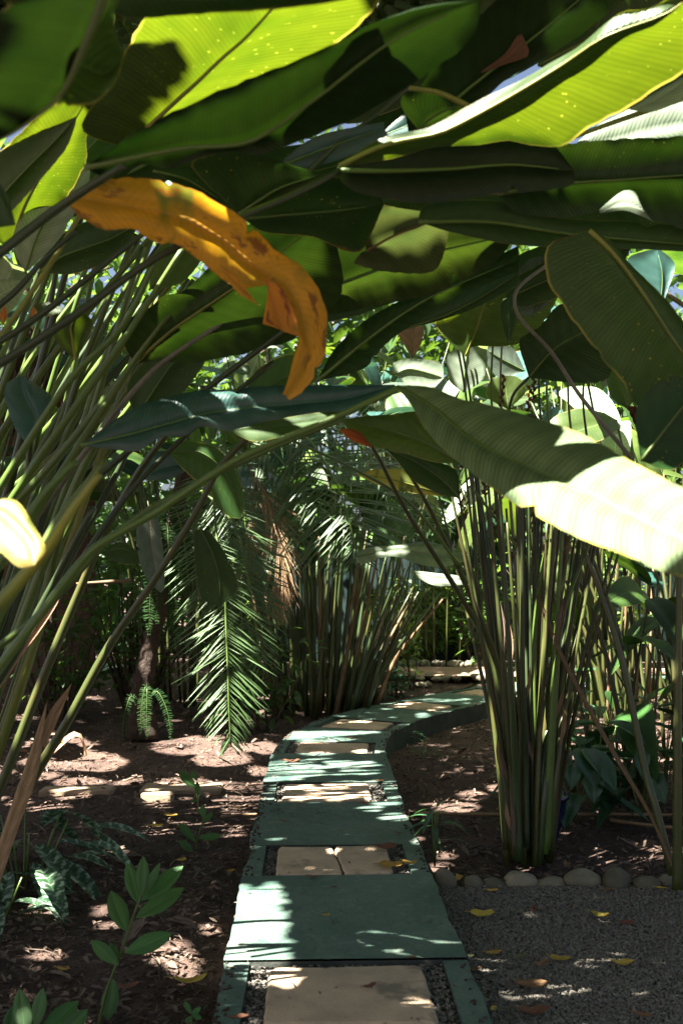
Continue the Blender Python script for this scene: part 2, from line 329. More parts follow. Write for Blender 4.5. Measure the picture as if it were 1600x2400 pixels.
M = dict(
    lime=leafmat('lime_leaf', (.055, .11, .02), (.088, .122, .0035), t=.5, mottle=.5, spots=.6, spotc=(.20, .22, .02), rim=YEL, vf=80, vein=.34),
    thick=leafmat('dimmed_green_leaf', (.034, .078, .018), (.017, .032, .002), t=.4, spots=.35, spotc=(.10, .11, .015), vein=.38, mottle=.6, spec=.3),  # low transmission stands in for the shade of leaves above
    dimmed2=leafmat('dimmed_soft_leaf', (.045, .085, .02), (.036, .058, .0045), t=.4, vein=.3, mottle=.4, spec=.3),  # shade from the layer above put into its transmission colour
    blunt=leafmat('pale_blunt_leaf', (.10, .125, .05), (.085, .10, .02), t=.4, vein=.25, mottle=.5, spec=.3),
    dusk=leafmat('shaded_green_leaf', (.015, .036, .009), (.006, .0135, .0009), t=.4, vein=.22, mottle=.6, spec=.3),  # overhead shade put into a darker colour and weak transmission
    deep=leafmat('deep_green_leaf', (.030, .070, .016), (.05, .10, .008), t=.34, spec=.3, spots=.25, rim=(.35, .26, .05), vein=.16),
    dark=leafmat('dark_green_leaf', (.036, .082, .020), (.032, .070, .006), t=.28, spec=.25, spots=.2, rim=(.2, .2, .05), vein=.16),
    mid=leafmat('mid_green_leaf', (.055, .115, .028), (.10, .18, .015), t=.4, spec=.35, spots=.3, rim=YEL, vein=.2),
    olive=leafmat('olive_leaf', (.08, .125, .03), (.16, .24, .015), t=.45, spots=.5, rim=(.4, .3, .1), vein=.2),
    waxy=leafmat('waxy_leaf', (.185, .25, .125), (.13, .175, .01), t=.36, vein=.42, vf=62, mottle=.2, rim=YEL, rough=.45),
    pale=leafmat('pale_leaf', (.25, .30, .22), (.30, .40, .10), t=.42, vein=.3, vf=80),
    blue=leafmat('sky_sheen_leaf', (.036, .098, .082), (.05, .12, .06), t=.25, vein=.22, vf=75, rough=.36, mottle=.6, spec=.6),  # bluish sheen of reflected sky put into the base colour
    grey=leafmat('grey_green_leaf', (.09, .12, .09), (.16, .22, .10), t=.35, vein=.4, vf=70),
    orange=leafmat('withered_orange_leaf', (.66, .28, .025), (.92, .40, .018), t=.5, vein=.12, vf=60, stripes=((.13, .15, .02), 7, .56), blot=((.26, .085, .02), 11, .56), mottle=.5, rim=(.35, .1, .03), midc=(.5, .2, .03), rough=.6),
    ember=leafmat('withered_red_leaf', (.45, .10, .02), (.7, .16, .02), t=.45, vein=.2, blot=((.5, .3, .04), 8, .5), rough=.6),
    yellowing=leafmat('yellowing_leaf', (.50, .42, .10), (.75, .55, .06), t=.45, stripes=((.08, .12, .03), 7, .5), blot=((.45, .20, .03), 7, .58), vein=.15),
    straw=leafmat('dry_straw_leaf', (.36, .22, .13), (.4, .22, .1), t=.3, vein=.4, vf=60, rough=.7),
    bract=leafmat('rust_bract', (.12, .048, .018), (.16, .05, .012), t=.3, vein=.2, rough=.55),
    varie=leafmat('variegated_leaf', (.035, .085, .04), (.07, .15, .05), t=.25, stripes=((.34, .44, .32), 34, .49), vein=.15, rough=.4),
    seed=leafmat('seedling_leaf', (.06, .15, .04), (.14, .30, .04), t=.35, vein=.2, vf=170, rough=.5),
    under=leafmat('understory_leaf', (.035, .09, .045), (.08, .2, .05), t=.3, vein=.15, rough=.33, spec=.55, var=.6),
    shrub=leafmat('shrub_leaf', (.06, .12, .035), (.2, .34, .04), t=.42, vein=.1, rough=.42, var=.5),
    shrubl=leafmat('light_shrub_leaf', (.11, .19, .045), (.32, .48, .05), t=.45, vein=.1, rough=.42, var=.4),
    frond=leafmat('palm_leaflet', (.062, .118, .042), (.08, .16, .018), t=.28, vein=.0, rough=.36, spec=.6, edge=None, mottle=.3),
    fern=leafmat('fern_leaflet', (.018, .048, .012), (.06, .13, .015), t=.3, vein=0, rough=.7, spec=.1),
    canopy=leafmat('tree_leaf', (.035, .075, .025), (.11, .20, .015), t=.28, vein=.0, rough=.45, edge=None),
    far=leafmat('far_leaf', (.05, .11, .04), (.16, .30, .05), t=.4, vein=0, rough=.45),
    litter=leafmat('dead_leaf', (.165, .118, .088), (.2, .1, .05), t=.12, vein=.1, blot=((.07, .04, .03), 9, .5), rough=.8, mottle=.5),
    fallen_yellow=leafmat('fallen_yellow_leaf', (.50, .33, .05), (.5, .3, .04), t=.15, vein=.15, blot=((.18, .08, .03), 30, .56), rough=.65),
    fallen_brown=leafmat('fallen_brown_leaf', (.22, .10, .045), (.2, .08, .03), t=.12, vein=.2, blot=((.07, .035, .02), 25, .55), rough=.7),
    fallen_red=leafmat('fallen_red_leaf', (.17, .06, .03), (.3, .08, .03), t=.15, vein=.2, rough=.6),
    fallen_green=leafmat('fallen_green_leaf', (.13, .14, .06), (.1, .12, .04), t=.15, vein=.2, rough=.6),
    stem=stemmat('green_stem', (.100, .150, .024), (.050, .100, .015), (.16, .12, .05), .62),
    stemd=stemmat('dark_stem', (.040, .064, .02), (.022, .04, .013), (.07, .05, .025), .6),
    stemy=plainmat('yellow_stem', (.20, .20, .03), (.12, .15, .028), 5, .45, .1, 50, (1, 1, .2), var=.2, spec=.45),
    sheath=stemmat('dry_sheath', (.19, .118, .055), (.10, .058, .026), (.26, .18, .11), .55, .5, .75),
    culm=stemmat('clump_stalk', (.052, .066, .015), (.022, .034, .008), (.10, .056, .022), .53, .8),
    greystalk=plainmat('grey_stalk', (.20, .19, .15), (.11, .11, .075), 8, .55, .2, 60, (1, 1, .2)),
    bark=plainmat('trunk_bark', (.055, .036, .026), (.026, .017, .012), 14, .9, 1.0, 40, (1, 1, .6), dist=.03),
    twig=plainmat('twig_bark', (.09, .065, .045), (.05, .035, .025), 10, .85, .4, 60),
    soil=plainmat('soil', (.048, .029, .022), (.095, .060, .045), 4, .95, .9, 38, c3=(.035, .02, .015), dist=.03),
    concrete=concretemat(),
    side=plainmat('bare_concrete_side', (.06, .065, .055), (.035, .04, .033), 6, .9, .5, 30),
    tile=plainmat('sandstone_tile', (.55, .40, .27), (.41, .30, .205), 6, .85, .7, 120, c3=(.22, .175, .125), c3cut=.55, var=.25, dist=.004),
    gravel=plainmat('gravel_stone', (.115, .104, .084), (.21, .192, .158), 60, .85, .2, 150, c3=(.12, .11, .10)),
    pebble=plainmat('inset_gravel', (.10, .092, .078), (.20, .18, .15), 60, .85, .2, 150, c3=(.08, .07, .06)),
    gbed=plainmat('gravel_bed', (.07, .064, .055), (.12, .11, .095), 70, .95, .9, 160),
    stone=plainmat('river_stone', (.13, .118, .080), (.19, .165, .115), 5, .8, .5, 45, c3=(.075, .078, .055), var=.7, dist=.006),
    timber=plainmat('weathered_timber', (.36, .27, .18), (.24, .17, .11), 5, .85, .5, 40, (.5, 6, 6)),
    bamboo=plainmat('dry_bamboo', (.30, .20, .11), (.19, .12, .065), 8, .6, .3, 50, (.3, 4, 4)),
    pot=plainmat('blue_glaze', (.008, .010, .055), (.005, .006, .03), 6, .18, .05, 30, spec=.7),
    thatch=plainmat('thatch', (.16, .085, .05), (.07, .04, .025), 10, .95, .8, 60, (6, 6, .5), c3=(.26, .16, .1)),
    fence=plainmat('green_fence_sheet', (.0045, .017, .015), (.003, .012, .011), 3, .6, .1, 30),
    post=plainmat('hut_post', (.10, .06, .04), (.06, .035, .025), 8, .85, .4, 40),
    dirt=plainmat('dirt_path', (.30, .20, .14), (.22, .145, .10), 4, .95, .5, 40),
    pink=plainmat('pink_bract', (.55, .12, .16), (.65, .3, .28), 8, .5, .1, 40),
)

# ------------------------------------------------------------------ ground, path
def sheet(name, xs, ys, zf, mat):
    X, Y = np.meshgrid(xs, ys); Z = np.vectorize(zf)(X, Y)
    V = np.stack([X.ravel(), Y.ravel(), Z.ravel()], 1); nx = len(xs)
    i = np.arange(len(ys) - 1)[:, None] * nx + np.arange(nx - 1)[None]
    q = np.stack([i, i + 1, i + 1 + nx, i + nx], -1).reshape(-1, 4)
    return big_mesh(name, V, q, np.zeros((0, 3), int), V[:, :2].copy(), mat)

PATH_C = catmull([(.06, -3), (.04, 1), (.03, 3.2), (-.03, 5), (-.085, 7), (-.09, 8.0), (.0, 8.8), (.27, 9.55), (.80, 10.45), (1.5, 11.4), (2.4, 12.25), (4.2, 13.2), (7, 13.8)], 420)
PS = np.concatenate([[0], np.cumsum(np.linalg.norm(np.diff(PATH_C, axis=0), axis=1))])
PT = np.gradient(PATH_C, axis=0); PT /= np.linalg.norm(PT, axis=1)[:, None]
def path_dist(x, y):
    return float(np.min((PATH_C[:, 0] - x) ** 2 + (PATH_C[:, 1] - y) ** 2)) ** .5
def path_s(x, y): return PS[int(np.argmin((PATH_C[:, 0] - x) ** 2 + (PATH_C[:, 1] - y) ** 2))]
def path_at(s, o, z=0.):
    c = np.array([np.interp(s, PS, PATH_C[:, 0]), np.interp(s, PS, PATH_C[:, 1])])
    t = np.array([np.interp(s, PS, PT[:, 0]), np.interp(s, PS, PT[:, 1])]); t /= np.linalg.norm(t)
    return np.array([c[0] + t[1] * o, c[1] - t[0] * o, z])

GX0, GX1, GY1 = .30, 3.4, 4.74           # gravel yard right of the path
def soil_z(x, y):
    d = path_dist(x, y) if abs(x) < 6 and y < 16 else 9
    z = -.12 + .045 * noise.noise(Vector((x * .9, y * .9, 0))) + .018 * noise.noise(Vector((x * 4, y * 4, 3)))
    if x > .3 and y > 5 and y < 12: z -= .05
    if x < -2.2: z += .05 * min(1, (-2.2 - x))
    if d < .62: z = min(z, -.13)
    if x > GX0 - .1 and y < GY1 - .12: z = min(z, -.11)
    return z
xs = np.concatenate([np.linspace(-90, -7, 14), np.linspace(-6.6, 6.6, 150), np.linspace(7, 90, 14)])
ys = np.concatenate([np.linspace(-60, 0, 10), np.geomspace(1.2, 16, 170), np.linspace(17, 140, 24)])
tag(sheet('ground', xs, ys, soil_z, M['soil']), 'dark red brown soil under the plants', kind='structure')

# painted path with recessed insets
tile_c = [G(822, 2330), G(788, 2016), G(777, 1857), G(777, 1753.5), G(847, 1698), G(985, 1655), G(1105, 1621)]
tile_s = [path_s(c.x, c.y) for c in tile_c]
INH = .268                                  # half length of an inset along the path
HWD, BRD = .445, .088
mb = MB(); sd = MB()
def quad_strip(m, s0, s1, o0, o1, z, step=.1, jit=0.):
    n = max(1, int(round((s1 - s0) / step))); ss = np.linspace(s0, s1, n + 1)
    V = []; 
    for s in ss: V += [path_at(s, o0, z), path_at(s, o1, z)]
    m.add(V, [(2 * i, 2 * i + 1, 2 * i + 3, 2 * i + 2) for i in range(n)], [(v[0], v[1]) for v in V])
def wall_strip(m, s0, s1, o, z0, z1, step=.1):
    n = max(1, int(round(abs(s1 - s0) / step))); ss = np.linspace(s0, s1, n + 1); V = []
    for s in ss: V += [path_at(s, o, z0), path_at(s, o, z1)]
    m.add(V, [(2 * i, 2 * i + 1, 2 * i + 3, 2 * i + 2) for i in range(n)], [(v[1], v[2]) for v in V])
s_end = PS[-1] - .2; s_beg = .2
ed = lambda s: .018 * noise.noise(Vector((s * 2.3, 1, 0))) + .010 * noise.noise(Vector((s * 9, 4, 0))) + .005 * noise.noise(Vector((s * 31, 7, 0)))
def top_strip(s0, s1, o0, o1, zf=0., dz=0.):
    """part of the path top; outer edges wander a little as cast concrete does"""
    n = max(2, int(round((s1 - s0) / .05))); ss = np.linspace(s0, s1, n + 1); V = []
    for s in ss:
        a = o0 + (ed(s) if abs(o0) > HWD - .001 else 0); b = o1 + (ed(s + 50) if abs(o1) > HWD - .001 else 0)
        V += [path_at(s, a, dz), path_at(s, b, dz)]
    mb.add(V, [(2 * i, 2 * i + 1, 2 * i + 3, 2 * i + 2) for i in range(n)], [(v[0], v[1]) for v in V])
cuts = []
for s in tile_s: cuts.append((s - INH, s + INH))
prev = s_beg; dzs = [0, .008, 0, .006, -.003, .004, 0, .003]
for i, (a, b) in enumerate(cuts + [(s_end, s_end)]):
    top_strip(prev, a - .004, -HWD, HWD, dz=dzs[i % 8])
    if b > a:
        top_strip(a, b, -HWD, -HWD + BRD); top_strip(a, b, HWD - BRD, HWD)
        wall_strip(mb, a, b, -HWD + BRD, 0, -.04); wall_strip(mb, a, b, HWD - BRD, -.04, 0)
        for s in (a - .004, b + .004):
            V = [path_at(s, -HWD, .01 - .01), path_at(s, HWD, 0), path_at(s, HWD, -.05), path_at(s, -HWD, -.05)]
            sd.add(V, [(0, 1, 2, 3)])
    prev = b + .004
path = mb.build('path', M['concrete'], None, smooth=False); tag(path, 'teal painted concrete garden path winding right', kind='structure')
n = 260; ss = np.linspace(s_beg, s_end, n)
for sg in (-1, 1):
    V = []
    for s in ss:
        e = ed(s + (50 if sg > 0 else 0))
        V += [path_at(s, sg * HWD + e, -.0015), path_at(s, sg * (HWD + .01) + e, -.22)]
    sd.add(V, [(2 * i, 2 * i + 1, 2 * i + 3, 2 * i + 2) for i in range(n - 1)])
tag(sd.build('path_side', M['side'], None, smooth=False), 'rough unpainted side of the raised path', kind='structure')

def rbox(m, pts, z0, z1, bev=.008):
    if len(pts) == 4:                                                  # worn outline: many short sides with nicks and rounded corners
        P = np.array(pts)[:, :2]; out = []
        for i in range(4):
            a, b = P[i], P[(i + 1) % 4]; e = b - a; l = np.linalg.norm(e); nrm = np.array([e[1], -e[0]]) / l; k = max(4, int(l / .022))
            for q in range(k):
                t = (q + .02) / k; nick = .004 * noise.noise(Vector((a[0] + e[0] * t, a[1] + e[1] * t, 3)) * 22) - (.012 * (1 - min(1, min(t, 1 - t) * l / .016)) + (R.random() < .05) * R.uniform(.003, .009))
                out.append(a + e * t + nrm * nick)
        P = np.array(out); n_ = len(P); c = P.mean(0); q = P + (c - P) / np.linalg.norm(c - P, axis=1)[:, None] * bev * 1.2
        sgn = np.sum(P[:, 0] * np.roll(P[:, 1], -1) - np.roll(P[:, 0], -1) * P[:, 1])
        V = [(*p, z0) for p in P] + [(*p, z1 - bev) for p in P] + [(*p, z1) for p in q]
        Fc = [(i, (i + 1) % n_, n_ + (i + 1) % n_, n_ + i) for i in range(n_)] + [(n_ + i, n_ + (i + 1) % n_, 2 * n_ + (i + 1) % n_, 2 * n_ + i) for i in range(n_)] + [tuple(range(2 * n_, 3 * n_))]
        m.add(V, Fc if sgn > 0 else [f[::-1] for f in Fc]); return
    """slab from 4 ground points (x,y) with a chamfered top edge"""
    P = np.array(pts)[:, :2]; c = P.mean(0)
    q = P + (c - P) / np.linalg.norm(c - P, axis=1)[:, None] * bev * 1.4
    V = [(*p, z0) for p in P] + [(*p, z1 - bev) for p in P] + [(*p, z1) for p in q]
    Fc = [(i, (i + 1) % 4, 4 + (i + 1) % 4, 4 + i) for i in range(4)] + [(4 + i, 4 + (i + 1) % 4, 8 + (i + 1) % 4, 8 + i) for i in range(4)] + [(8, 9, 10, 11)]
    m.add(V, Fc)
tl = ['large worn sandstone stepping tile nearest in the path, leaf stem on it', 'sandstone stepping tile cracked across, second nearest in the path',
      'sandstone stepping tile dappled with sun, third nearest in the path', 'sandstone stepping tile just before the path bends',
      'sandstone stepping tile lying in the bend of the path', 'sandstone stepping tile past the bend, second farthest', 'thin far sandstone stepping tile at end of the visible path']
for i, s in enumerate(tile_s):
    hw = .283; hl = .225
    m_ = MB(); j = [R.uniform(-.012, .012) for _ in range(8)]; off = R.uniform(-.02, .02) + (.02 if i == 0 else 0)
    def pt(ds, o, k): return path_at(s + ds + j[k], o + off + j[k + 4])
    z = .002 + R.uniform(-.004, .004)
    if i == 1:   # cracked across: two pieces of one broken tile
        rbox(m_, [pt(-hl, -hw, 0), pt(-hl, .045, 1), path_at(s + hl, .005 + off), pt(hl, -hw, 3)], -.05, z)
        m2 = MB(); rbox(m2, [path_at(s - hl, .052 + off), pt(-hl, hw, 1), pt(hl, hw, 2), path_at(s + hl, .012 + off)], -.05, z + .003)
        o = m_.build('stepping_stone', M['tile'], None, smooth=False); tag(o, 'left piece of the cracked sandstone tile, second nearest in the path', 'paving tile', 'sandstone tiles set into the path')
        o = m2.build('stepping_stone', M['tile'], None, smooth=False); tag(o, 'right piece of the cracked sandstone tile with withered leaves at its corner', 'paving tile', 'sandstone tiles set into the path')
    else:
        rbox(m_, [pt(-hl, -hw, 0), pt(-hl, hw, 1), pt(hl, hw, 2), pt(hl, -hw, 3)], -.05, z)
        o = m_.build('stepping_stone', M['tile'], None, smooth=False); tag(o, tl[i], 'paving tile', 'sandstone tiles set into the path')

def pebbles(P, size, mat, name, label, squash=.7):
    n = len(P); ax = np.array([[1, 0, 0], [-1, 0, 0], [0, 1, 0], [0, -1, 0], [0, 0, 1], [0, 0, -1]], float)
    V = ax[None] * RN.uniform(.6, 1.25, (n, 6, 1)) + RN.normal(0, .22, (n, 6, 3))
    q = RN.normal(size=(n, 4)); q /= np.linalg.norm(q, axis=1)[:, None]
    w, x, y, z = q.T
    Rm = np.stack([1 - 2 * (y*y + z*z), 2 * (x*y - z*w), 2 * (x*z + y*w), 2 * (x*y + z*w), 1 - 2 * (x*x + z*z), 2 * (y*z - x*w), 2 * (x*z - y*w), 2 * (y*z + x*w), 1 - 2 * (x*x + y*y)], 1).reshape(n, 3, 3)
    V = np.einsum('nij,nkj->nki', Rm, V) * (size * RN.uniform(.55, 1.3, n))[:, None, None]
    V[:, :, 2] *= squash
    V = V + P[:, None]
    f = np.array([[0, 2, 4], [2, 1, 4], [1, 3, 4], [3, 0, 4], [2, 0, 5], [1, 2, 5], [3, 1, 5], [0, 3, 5]])
    T = (np.arange(n)[:, None, None] * 6 + f[None]).reshape(-1, 3)
    o = big_mesh(name, V.reshape(-1, 3), np.zeros((0, 4), int), T, V.reshape(-1, 3)[:, :2].copy(), mat, smooth=False)
    return tag(o, label, kind='stuff')
# gravel in the insets: bed + loose stones
bed = MB()
for a, b in cuts: quad_strip(bed, a - .02, b + .02, -HWD + .03, HWD - .03, -.03)
tag(bed.build('inset_bed', M['gbed'], None, smooth=False), 'grit under the tiles', kind='structure')
P = []
for i, (a, b) in enumerate(cuts[:6]):
    for _ in range([2600, 1800, 1300, 900, 700, 500][i]):
        s, o = R.uniform(a + .005, b - .005), R.uniform(-HWD + BRD + .006, HWD - BRD - .006)
        P.append(path_at(s, o, -.018 + R.uniform(-.004, .006)))
pebbles(np.array(P), .008, M['pebble'], 'inset_gravel', 'small grey gravel around the sandstone tiles')
# gravel yard
sheet_g = sheet('gravel_yard', np.linspace(GX0 - .2, GX1, 30), np.linspace(-2, GY1 - .04, 40), lambda x, y: -.075 + .008 * noise.noise(Vector((x * 2, y * 2, 5))), M['gbed'])
tag(sheet_g, 'grey gravel bed right of the path', kind='structure')
P = []
while len(P) < 75000:
    y = 2.75 + (GY1 - 2.75) * R.random(); x = R.uniform(.38, .42 * y + .45)
    if x < .45 + .02 and R.random() < .5: continue
    P.append((x, y, -.066 + .008 * noise.noise(Vector((x * 2, y * 2, 5))) + R.uniform(-.004, .006)))
big_ = R.sample(P, 900)
pebbles(np.array(big_), .0125, M['gravel'], 'gravel', 'larger chips lying in the grey gravel')
pebbles(np.array(P), .0062, M['gravel'], 'gravel', 'fine grey crushed gravel covering the yard')

# far dirt path and its kerb stones
def poly_sheet(name, pts, z, mat, label):
    m = MB(); m.add([(p[0], p[1], z) for p in pts], [tuple(range(len(pts)))]); return tag(m.build(name, mat, None, False), label, kind='structure')
poly_sheet('dirt_path', [(-.2, 13.9), (6, 13.4), (8, 14.6), (-.2, 15.2)], -.035, M['dirt'], 'brown earth path crossing at the back')
poly_sheet('far_walkway', [(-7, 14.2), (-3.4, 14.2), (-3.2, 15.4), (-7, 15.6)], -.01, M['concrete'], 'grey teal walkway far at the left')

# ------------------------------------------------------------------ stones
def ico_stone(name, c, r, seed, mat):
    import bmesh
    bm = bmesh.new(); bmesh.ops.create_icosphere(bm, subdivisions=3, radius=1)
    for v in bm.verts:
        d = 1 + .26 * noise.noise(v.co * .9 + Vector((seed * 3.1, 0, 0))) + .10 * noise.noise(v.co * 2.4 + Vector((0, seed, 0)))
        v.co = Vector((v.co.x * r[0], v.co.y * r[1], v.co.z * r[2])) * d
    me = bpy.data.meshes.new(name); bm.to_mesh(me); bm.free(); me.materials.append(mat)
    me.polygons.foreach_set('use_smooth', np.ones(len(me.polygons), bool))
    o = bpy.data.objects.new(name, me); COL.objects.link(o); o.location = c
    o.rotation_euler = (0, 0, R.uniform(-.3, .3)); return o
st = [(1040, 2058, 27, 22, 'round brown grey border stone touching the path edge'), (1109, 2064, 22, 16, 'small rounded border stone with a yellow leaf leaning on it'),
      (1157, 2066, 26, 15, 'low tan border stone, third from the path'), (1218, 2063, 37, 20, 'wide pale border stone in front of the tall stalk clump'),
      (1292, 2066, 34, 12, 'flat low border stone right of the wide pale stone'), (1364, 2058, 39, 20, 'large smooth grey border stone under the blue pot'),
      (1440, 2055, 34, 23, 'tallest greenish border stone in the row'), (1508, 2062, 31, 16, 'long dark border stone second from the right stalk'), (1562, 2064, 22, 14, 'dark border stone against the rightmost stalk')]
for i, (px, py, rx, rz, lb) in enumerate(st):
    Y = 4.80; c = W(px, py, Y); k = Y / F
    o = ico_stone('border_stone', (c.x, c.y + R.uniform(-.03, .03), c.z - .012), (rx * k * 1.06, rx * k * .9, rz * k * 1.25), i, M['stone']); tag(o, lb, 'stone', 'stones edging the gravel yard')
pos = ['behind the bend', 'beside the thin yellow plant', 'by the far path', 'near the shrub foot', 'below the dark fence', 'under the light shrub', 'by the stalk clump', 'next to dead leaves']
for i in range(12):
    px = 925 + i * 19 + R.uniform(-3, 3); c = W(px, 1551, 15.4)
    o = ico_stone('border_stone', (c.x, c.y, -.03), (R.uniform(.06, .10), .08, R.uniform(.06, .085)), 20 + i, M['stone'])
    tag(o, 'small far kerb stone in the row behind the brown earth path', 'stone', 'kerb stones behind the earth path')
for i in range(10):
    px = 985 + (i % 8) * 21 + R.uniform(-6, 6); py = 1580 + (i // 8) * 14 + R.uniform(-4, 4); c = G(px, py + 8, -.05)
    o = ico_stone('border_stone', (c.x, c.y, -.05 + R.uniform(-.02, .02)), (R.uniform(.05, .09), .07, R.uniform(.03, .055)), 50 + i, M['stone'])
    tag(o, 'rounded stone heaped in front of the earth path, past the bend', 'stone', 'stones heaped past the bend')

# ------------------------------------------------------------------ sun gaps cut in the added canopy along rays from wanted sun patches
def proj(P):
    P = np.asarray(P, float).reshape(-1, 3)
    return np.stack([P[:, 0] - SUN.x / SUN.z * P[:, 2], P[:, 1] - SUN.y / SUN.z * P[:, 2]], 1)
def inside_any(poly, pts):
    j = len(poly) - 1; r_ = np.zeros(len(pts), bool)
    for i in range(len(poly)):
        (xi, yi), (xj, yj) = poly[i], poly[j]; c = ((yi > pts[:, 1]) != (yj > pts[:, 1])); r_ ^= c & (pts[:, 0] < (xj - xi) * (pts[:, 1] - yi) / (yj - yi + 1e-12) + xi); j = i
    return r_.any()
PATCH = [(G(x, y).x, G(x, y).y) for x, y in [(553, 2078), (575, 2078), (600, 2098), (640, 2066), (650, 2120), (660, 2180), (674, 2262), (695, 2290), (675, 2310), (620, 2296), (560, 2275), (500, 2240), (515, 2150)]]
GAPS = []; GAPSRC = []
def gap(pts3):
    GAPS.append(proj(pts3))
def gap_ground(*poly): gap([G(x, y) for x, y in poly])
def gap_ell(cx, cy, rx, ry, z=0.):
    gap([G(cx + rx * math.cos(t) * R.uniform(.7, 1.15), cy + ry * math.sin(t) * R.uniform(.7, 1.15), z) for t in np.linspace(0, 6.28, 9)[:-1]])
def gap_at(poly, Y, kx=0, ky=0, ref=None):
    rx, ry = ref or np.mean(poly, axis=0)
    gap([W(x, y, Y + kx * (x - rx) / 1000 + ky * (y - ry) / 1000) for x, y in poly])

# ------------------------------------------------------------------ big leaves traced in space
SHOW = []
def hero(parent, mat, Y, kx, ky, mid, a, b, bow=.07, wave=.0, wf=9., label=None, rib=True, n=44, m=6, ref=None, lit=None, name='leaf', ribm=None, pairs=False, tears=None, da=0., db=0.):
    ref = ref or tuple(np.mean(mid, axis=0))
    D = lambda x, y: max(.8, Y + kx * (x - ref[0]) / 1000 + ky * (y - ref[1]) / 1000)
    f = lambda pts, dz=0.: np.array([W(x, y, D(x, y) + dz * abs(math.sin(math.pi * i / max(1, len(pts) - 1))) ** .5) for i, (x, y) in enumerate(pts)])
    if pairs:
        t = np.linspace(0, len(mid) - 1, n)
        def rs(p):
            q = catmull(p, (len(p) - 1) * 20 + 1); p = np.array(p)
            i0 = np.clip(t.astype(int), 0, len(p) - 2); fr = (t - i0)[:, None]
            return p[i0] * (1 - fr) + p[i0 + 1] * fr
        Mp, Ap, Bp = rs(f(mid)), rs(f(a, da)), rs(f(b, db))
    else: Mp, Ap, Bp = catmull(f(mid), n), catmull(f(a, da), n), catmull(f(b, db), n)
    ph = R.uniform(0, 6)
    V, Fc, U, N = leaf_grid(Mp, Ap, Bp, m, bow, max(wave, .012), ph, wf, tears=(R.choice((0, 0, 1)) if tears is None and n >= 30 else tears or 0))
    mb = MB(); mb.add(V, Fc, U)
    o = mb.build(name, M[mat], parent)
    if label: o['label'] = label
    if rib:
        w = 2 * m + 1; C = V[m::w] - N * .002
        r = MB(); L = np.linalg.norm(Mp[-1] - Mp[0]); tube(r, C[:int(n * .95)], (.0065 if L > .5 else .004, .0015), 6, n=26)
        r.build('midrib', M[ribm or ('stemy' if mat in ('lime', 'yellowing') else 'stem')], o)
    if lit == 'all':
        sh = lambda E: [tuple(np.array(p) * .62 + q * .38) for p, q in zip(E, catmull(mid, len(E)))]
        lit = sh(a) + sh(b)[::-1][1:-1]
    if lit: gap_at(lit, Y, kx, ky, ref)
    return o
def stalk(parent, pts, r, mat='stem', name='stem', label=None, n=None, sides=8):
    mb = MB(); tube(mb, [W(*p) for p in pts], r, sides, n or 6 * len(pts)); o = mb.build(name, M[mat], parent)
    if label: o['label'] = label
    return o

left = empty('calathea_clump', (-1.35, 3.7, -.12), 'giant broad leaved clump at left whose long stalks arch right over the path', 'plant', 'broad leaved clumps')
right = empty('calathea_clump', (1.52, 4.62, -.12), 'broad leaved plant rising at the right edge with big leaf sweeping down, brightly lit', 'plant', 'broad leaved clumps')
top = empty('calathea_clump', (-1.0, 1.0, -.12), 'dark close broad leaves hanging into the top left corner', 'plant', 'broad leaved clumps')

# --- top left
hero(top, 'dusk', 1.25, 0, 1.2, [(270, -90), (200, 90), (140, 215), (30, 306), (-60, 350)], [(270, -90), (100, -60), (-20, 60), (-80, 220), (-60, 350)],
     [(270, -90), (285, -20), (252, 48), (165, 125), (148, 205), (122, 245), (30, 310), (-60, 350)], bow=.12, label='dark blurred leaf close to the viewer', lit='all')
hero(top, 'lime', 1.3, 0, .6, [(150, 128), (200, 150), (245, 170), (282, 145)], [(150, 128), (185, 95), (255, 45), (272, 80), (290, 132)], [(146, 200), (130, 238), (180, 240), (228, 232), (272, 188), (290, 132)], bow=.1, wave=.05, rib=False, label='yellow mottled flap of leaf', name='leaf')
hero(top, 'deep', 1.35, 0, 1.5, [(250, -20), (500, -25), (700, -40), (870, -60)], [(250, -20), (290, 38), (500, 24), (690, 15), (830, -5), (870, -60)], [(250, -20), (300, -120), (500, -160), (700, -160), (870, -60)], bow=.08)
# --- left clump
hero(left, 'lime', 2.1, .1, 1.5, [(290, 345), (450, 190), (620, 25), (760, -130)], [(290, 345), (208, 315), (196, 285), (222, 235), (255, 205), (305, 105), (345, 40), (430, -60), (600, -170), (760, -240), (790, -210)],
     [(290, 345), (420, 320), (560, 265), (700, 190), (802, 95), (885, 15), (920, -50), (890, -160), (790, -210)], bow=.05, label='backlit lime green leaf with yellow specks', tears=0,
     lit=[(295, 130), (432, 85), (455, 165), (435, 190), (330, 305), (420, 310), (700, 190), (860, 45), (800, -70), (600, -120), (345, 45)])
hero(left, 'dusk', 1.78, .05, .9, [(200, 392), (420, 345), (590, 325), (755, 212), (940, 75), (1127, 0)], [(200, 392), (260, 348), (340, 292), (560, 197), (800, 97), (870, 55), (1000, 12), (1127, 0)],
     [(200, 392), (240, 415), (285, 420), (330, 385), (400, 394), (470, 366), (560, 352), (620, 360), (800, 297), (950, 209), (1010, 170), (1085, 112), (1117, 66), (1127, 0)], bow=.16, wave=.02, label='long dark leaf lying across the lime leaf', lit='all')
hero(left, 'mid', 2.5, -.5, .8, [(-50, 520), (60, 400), (130, 330), (181, 272)], [(-50, 520), (-60, 420), (-20, 368), (80, 314), (140, 290), (181, 272)], [(-50, 520), (20, 500), (92, 425), (153, 352), (175, 300), (181, 272)], bow=.08, lit=[(-20, 368), (80, 314), (60, 350), (-20, 400)])
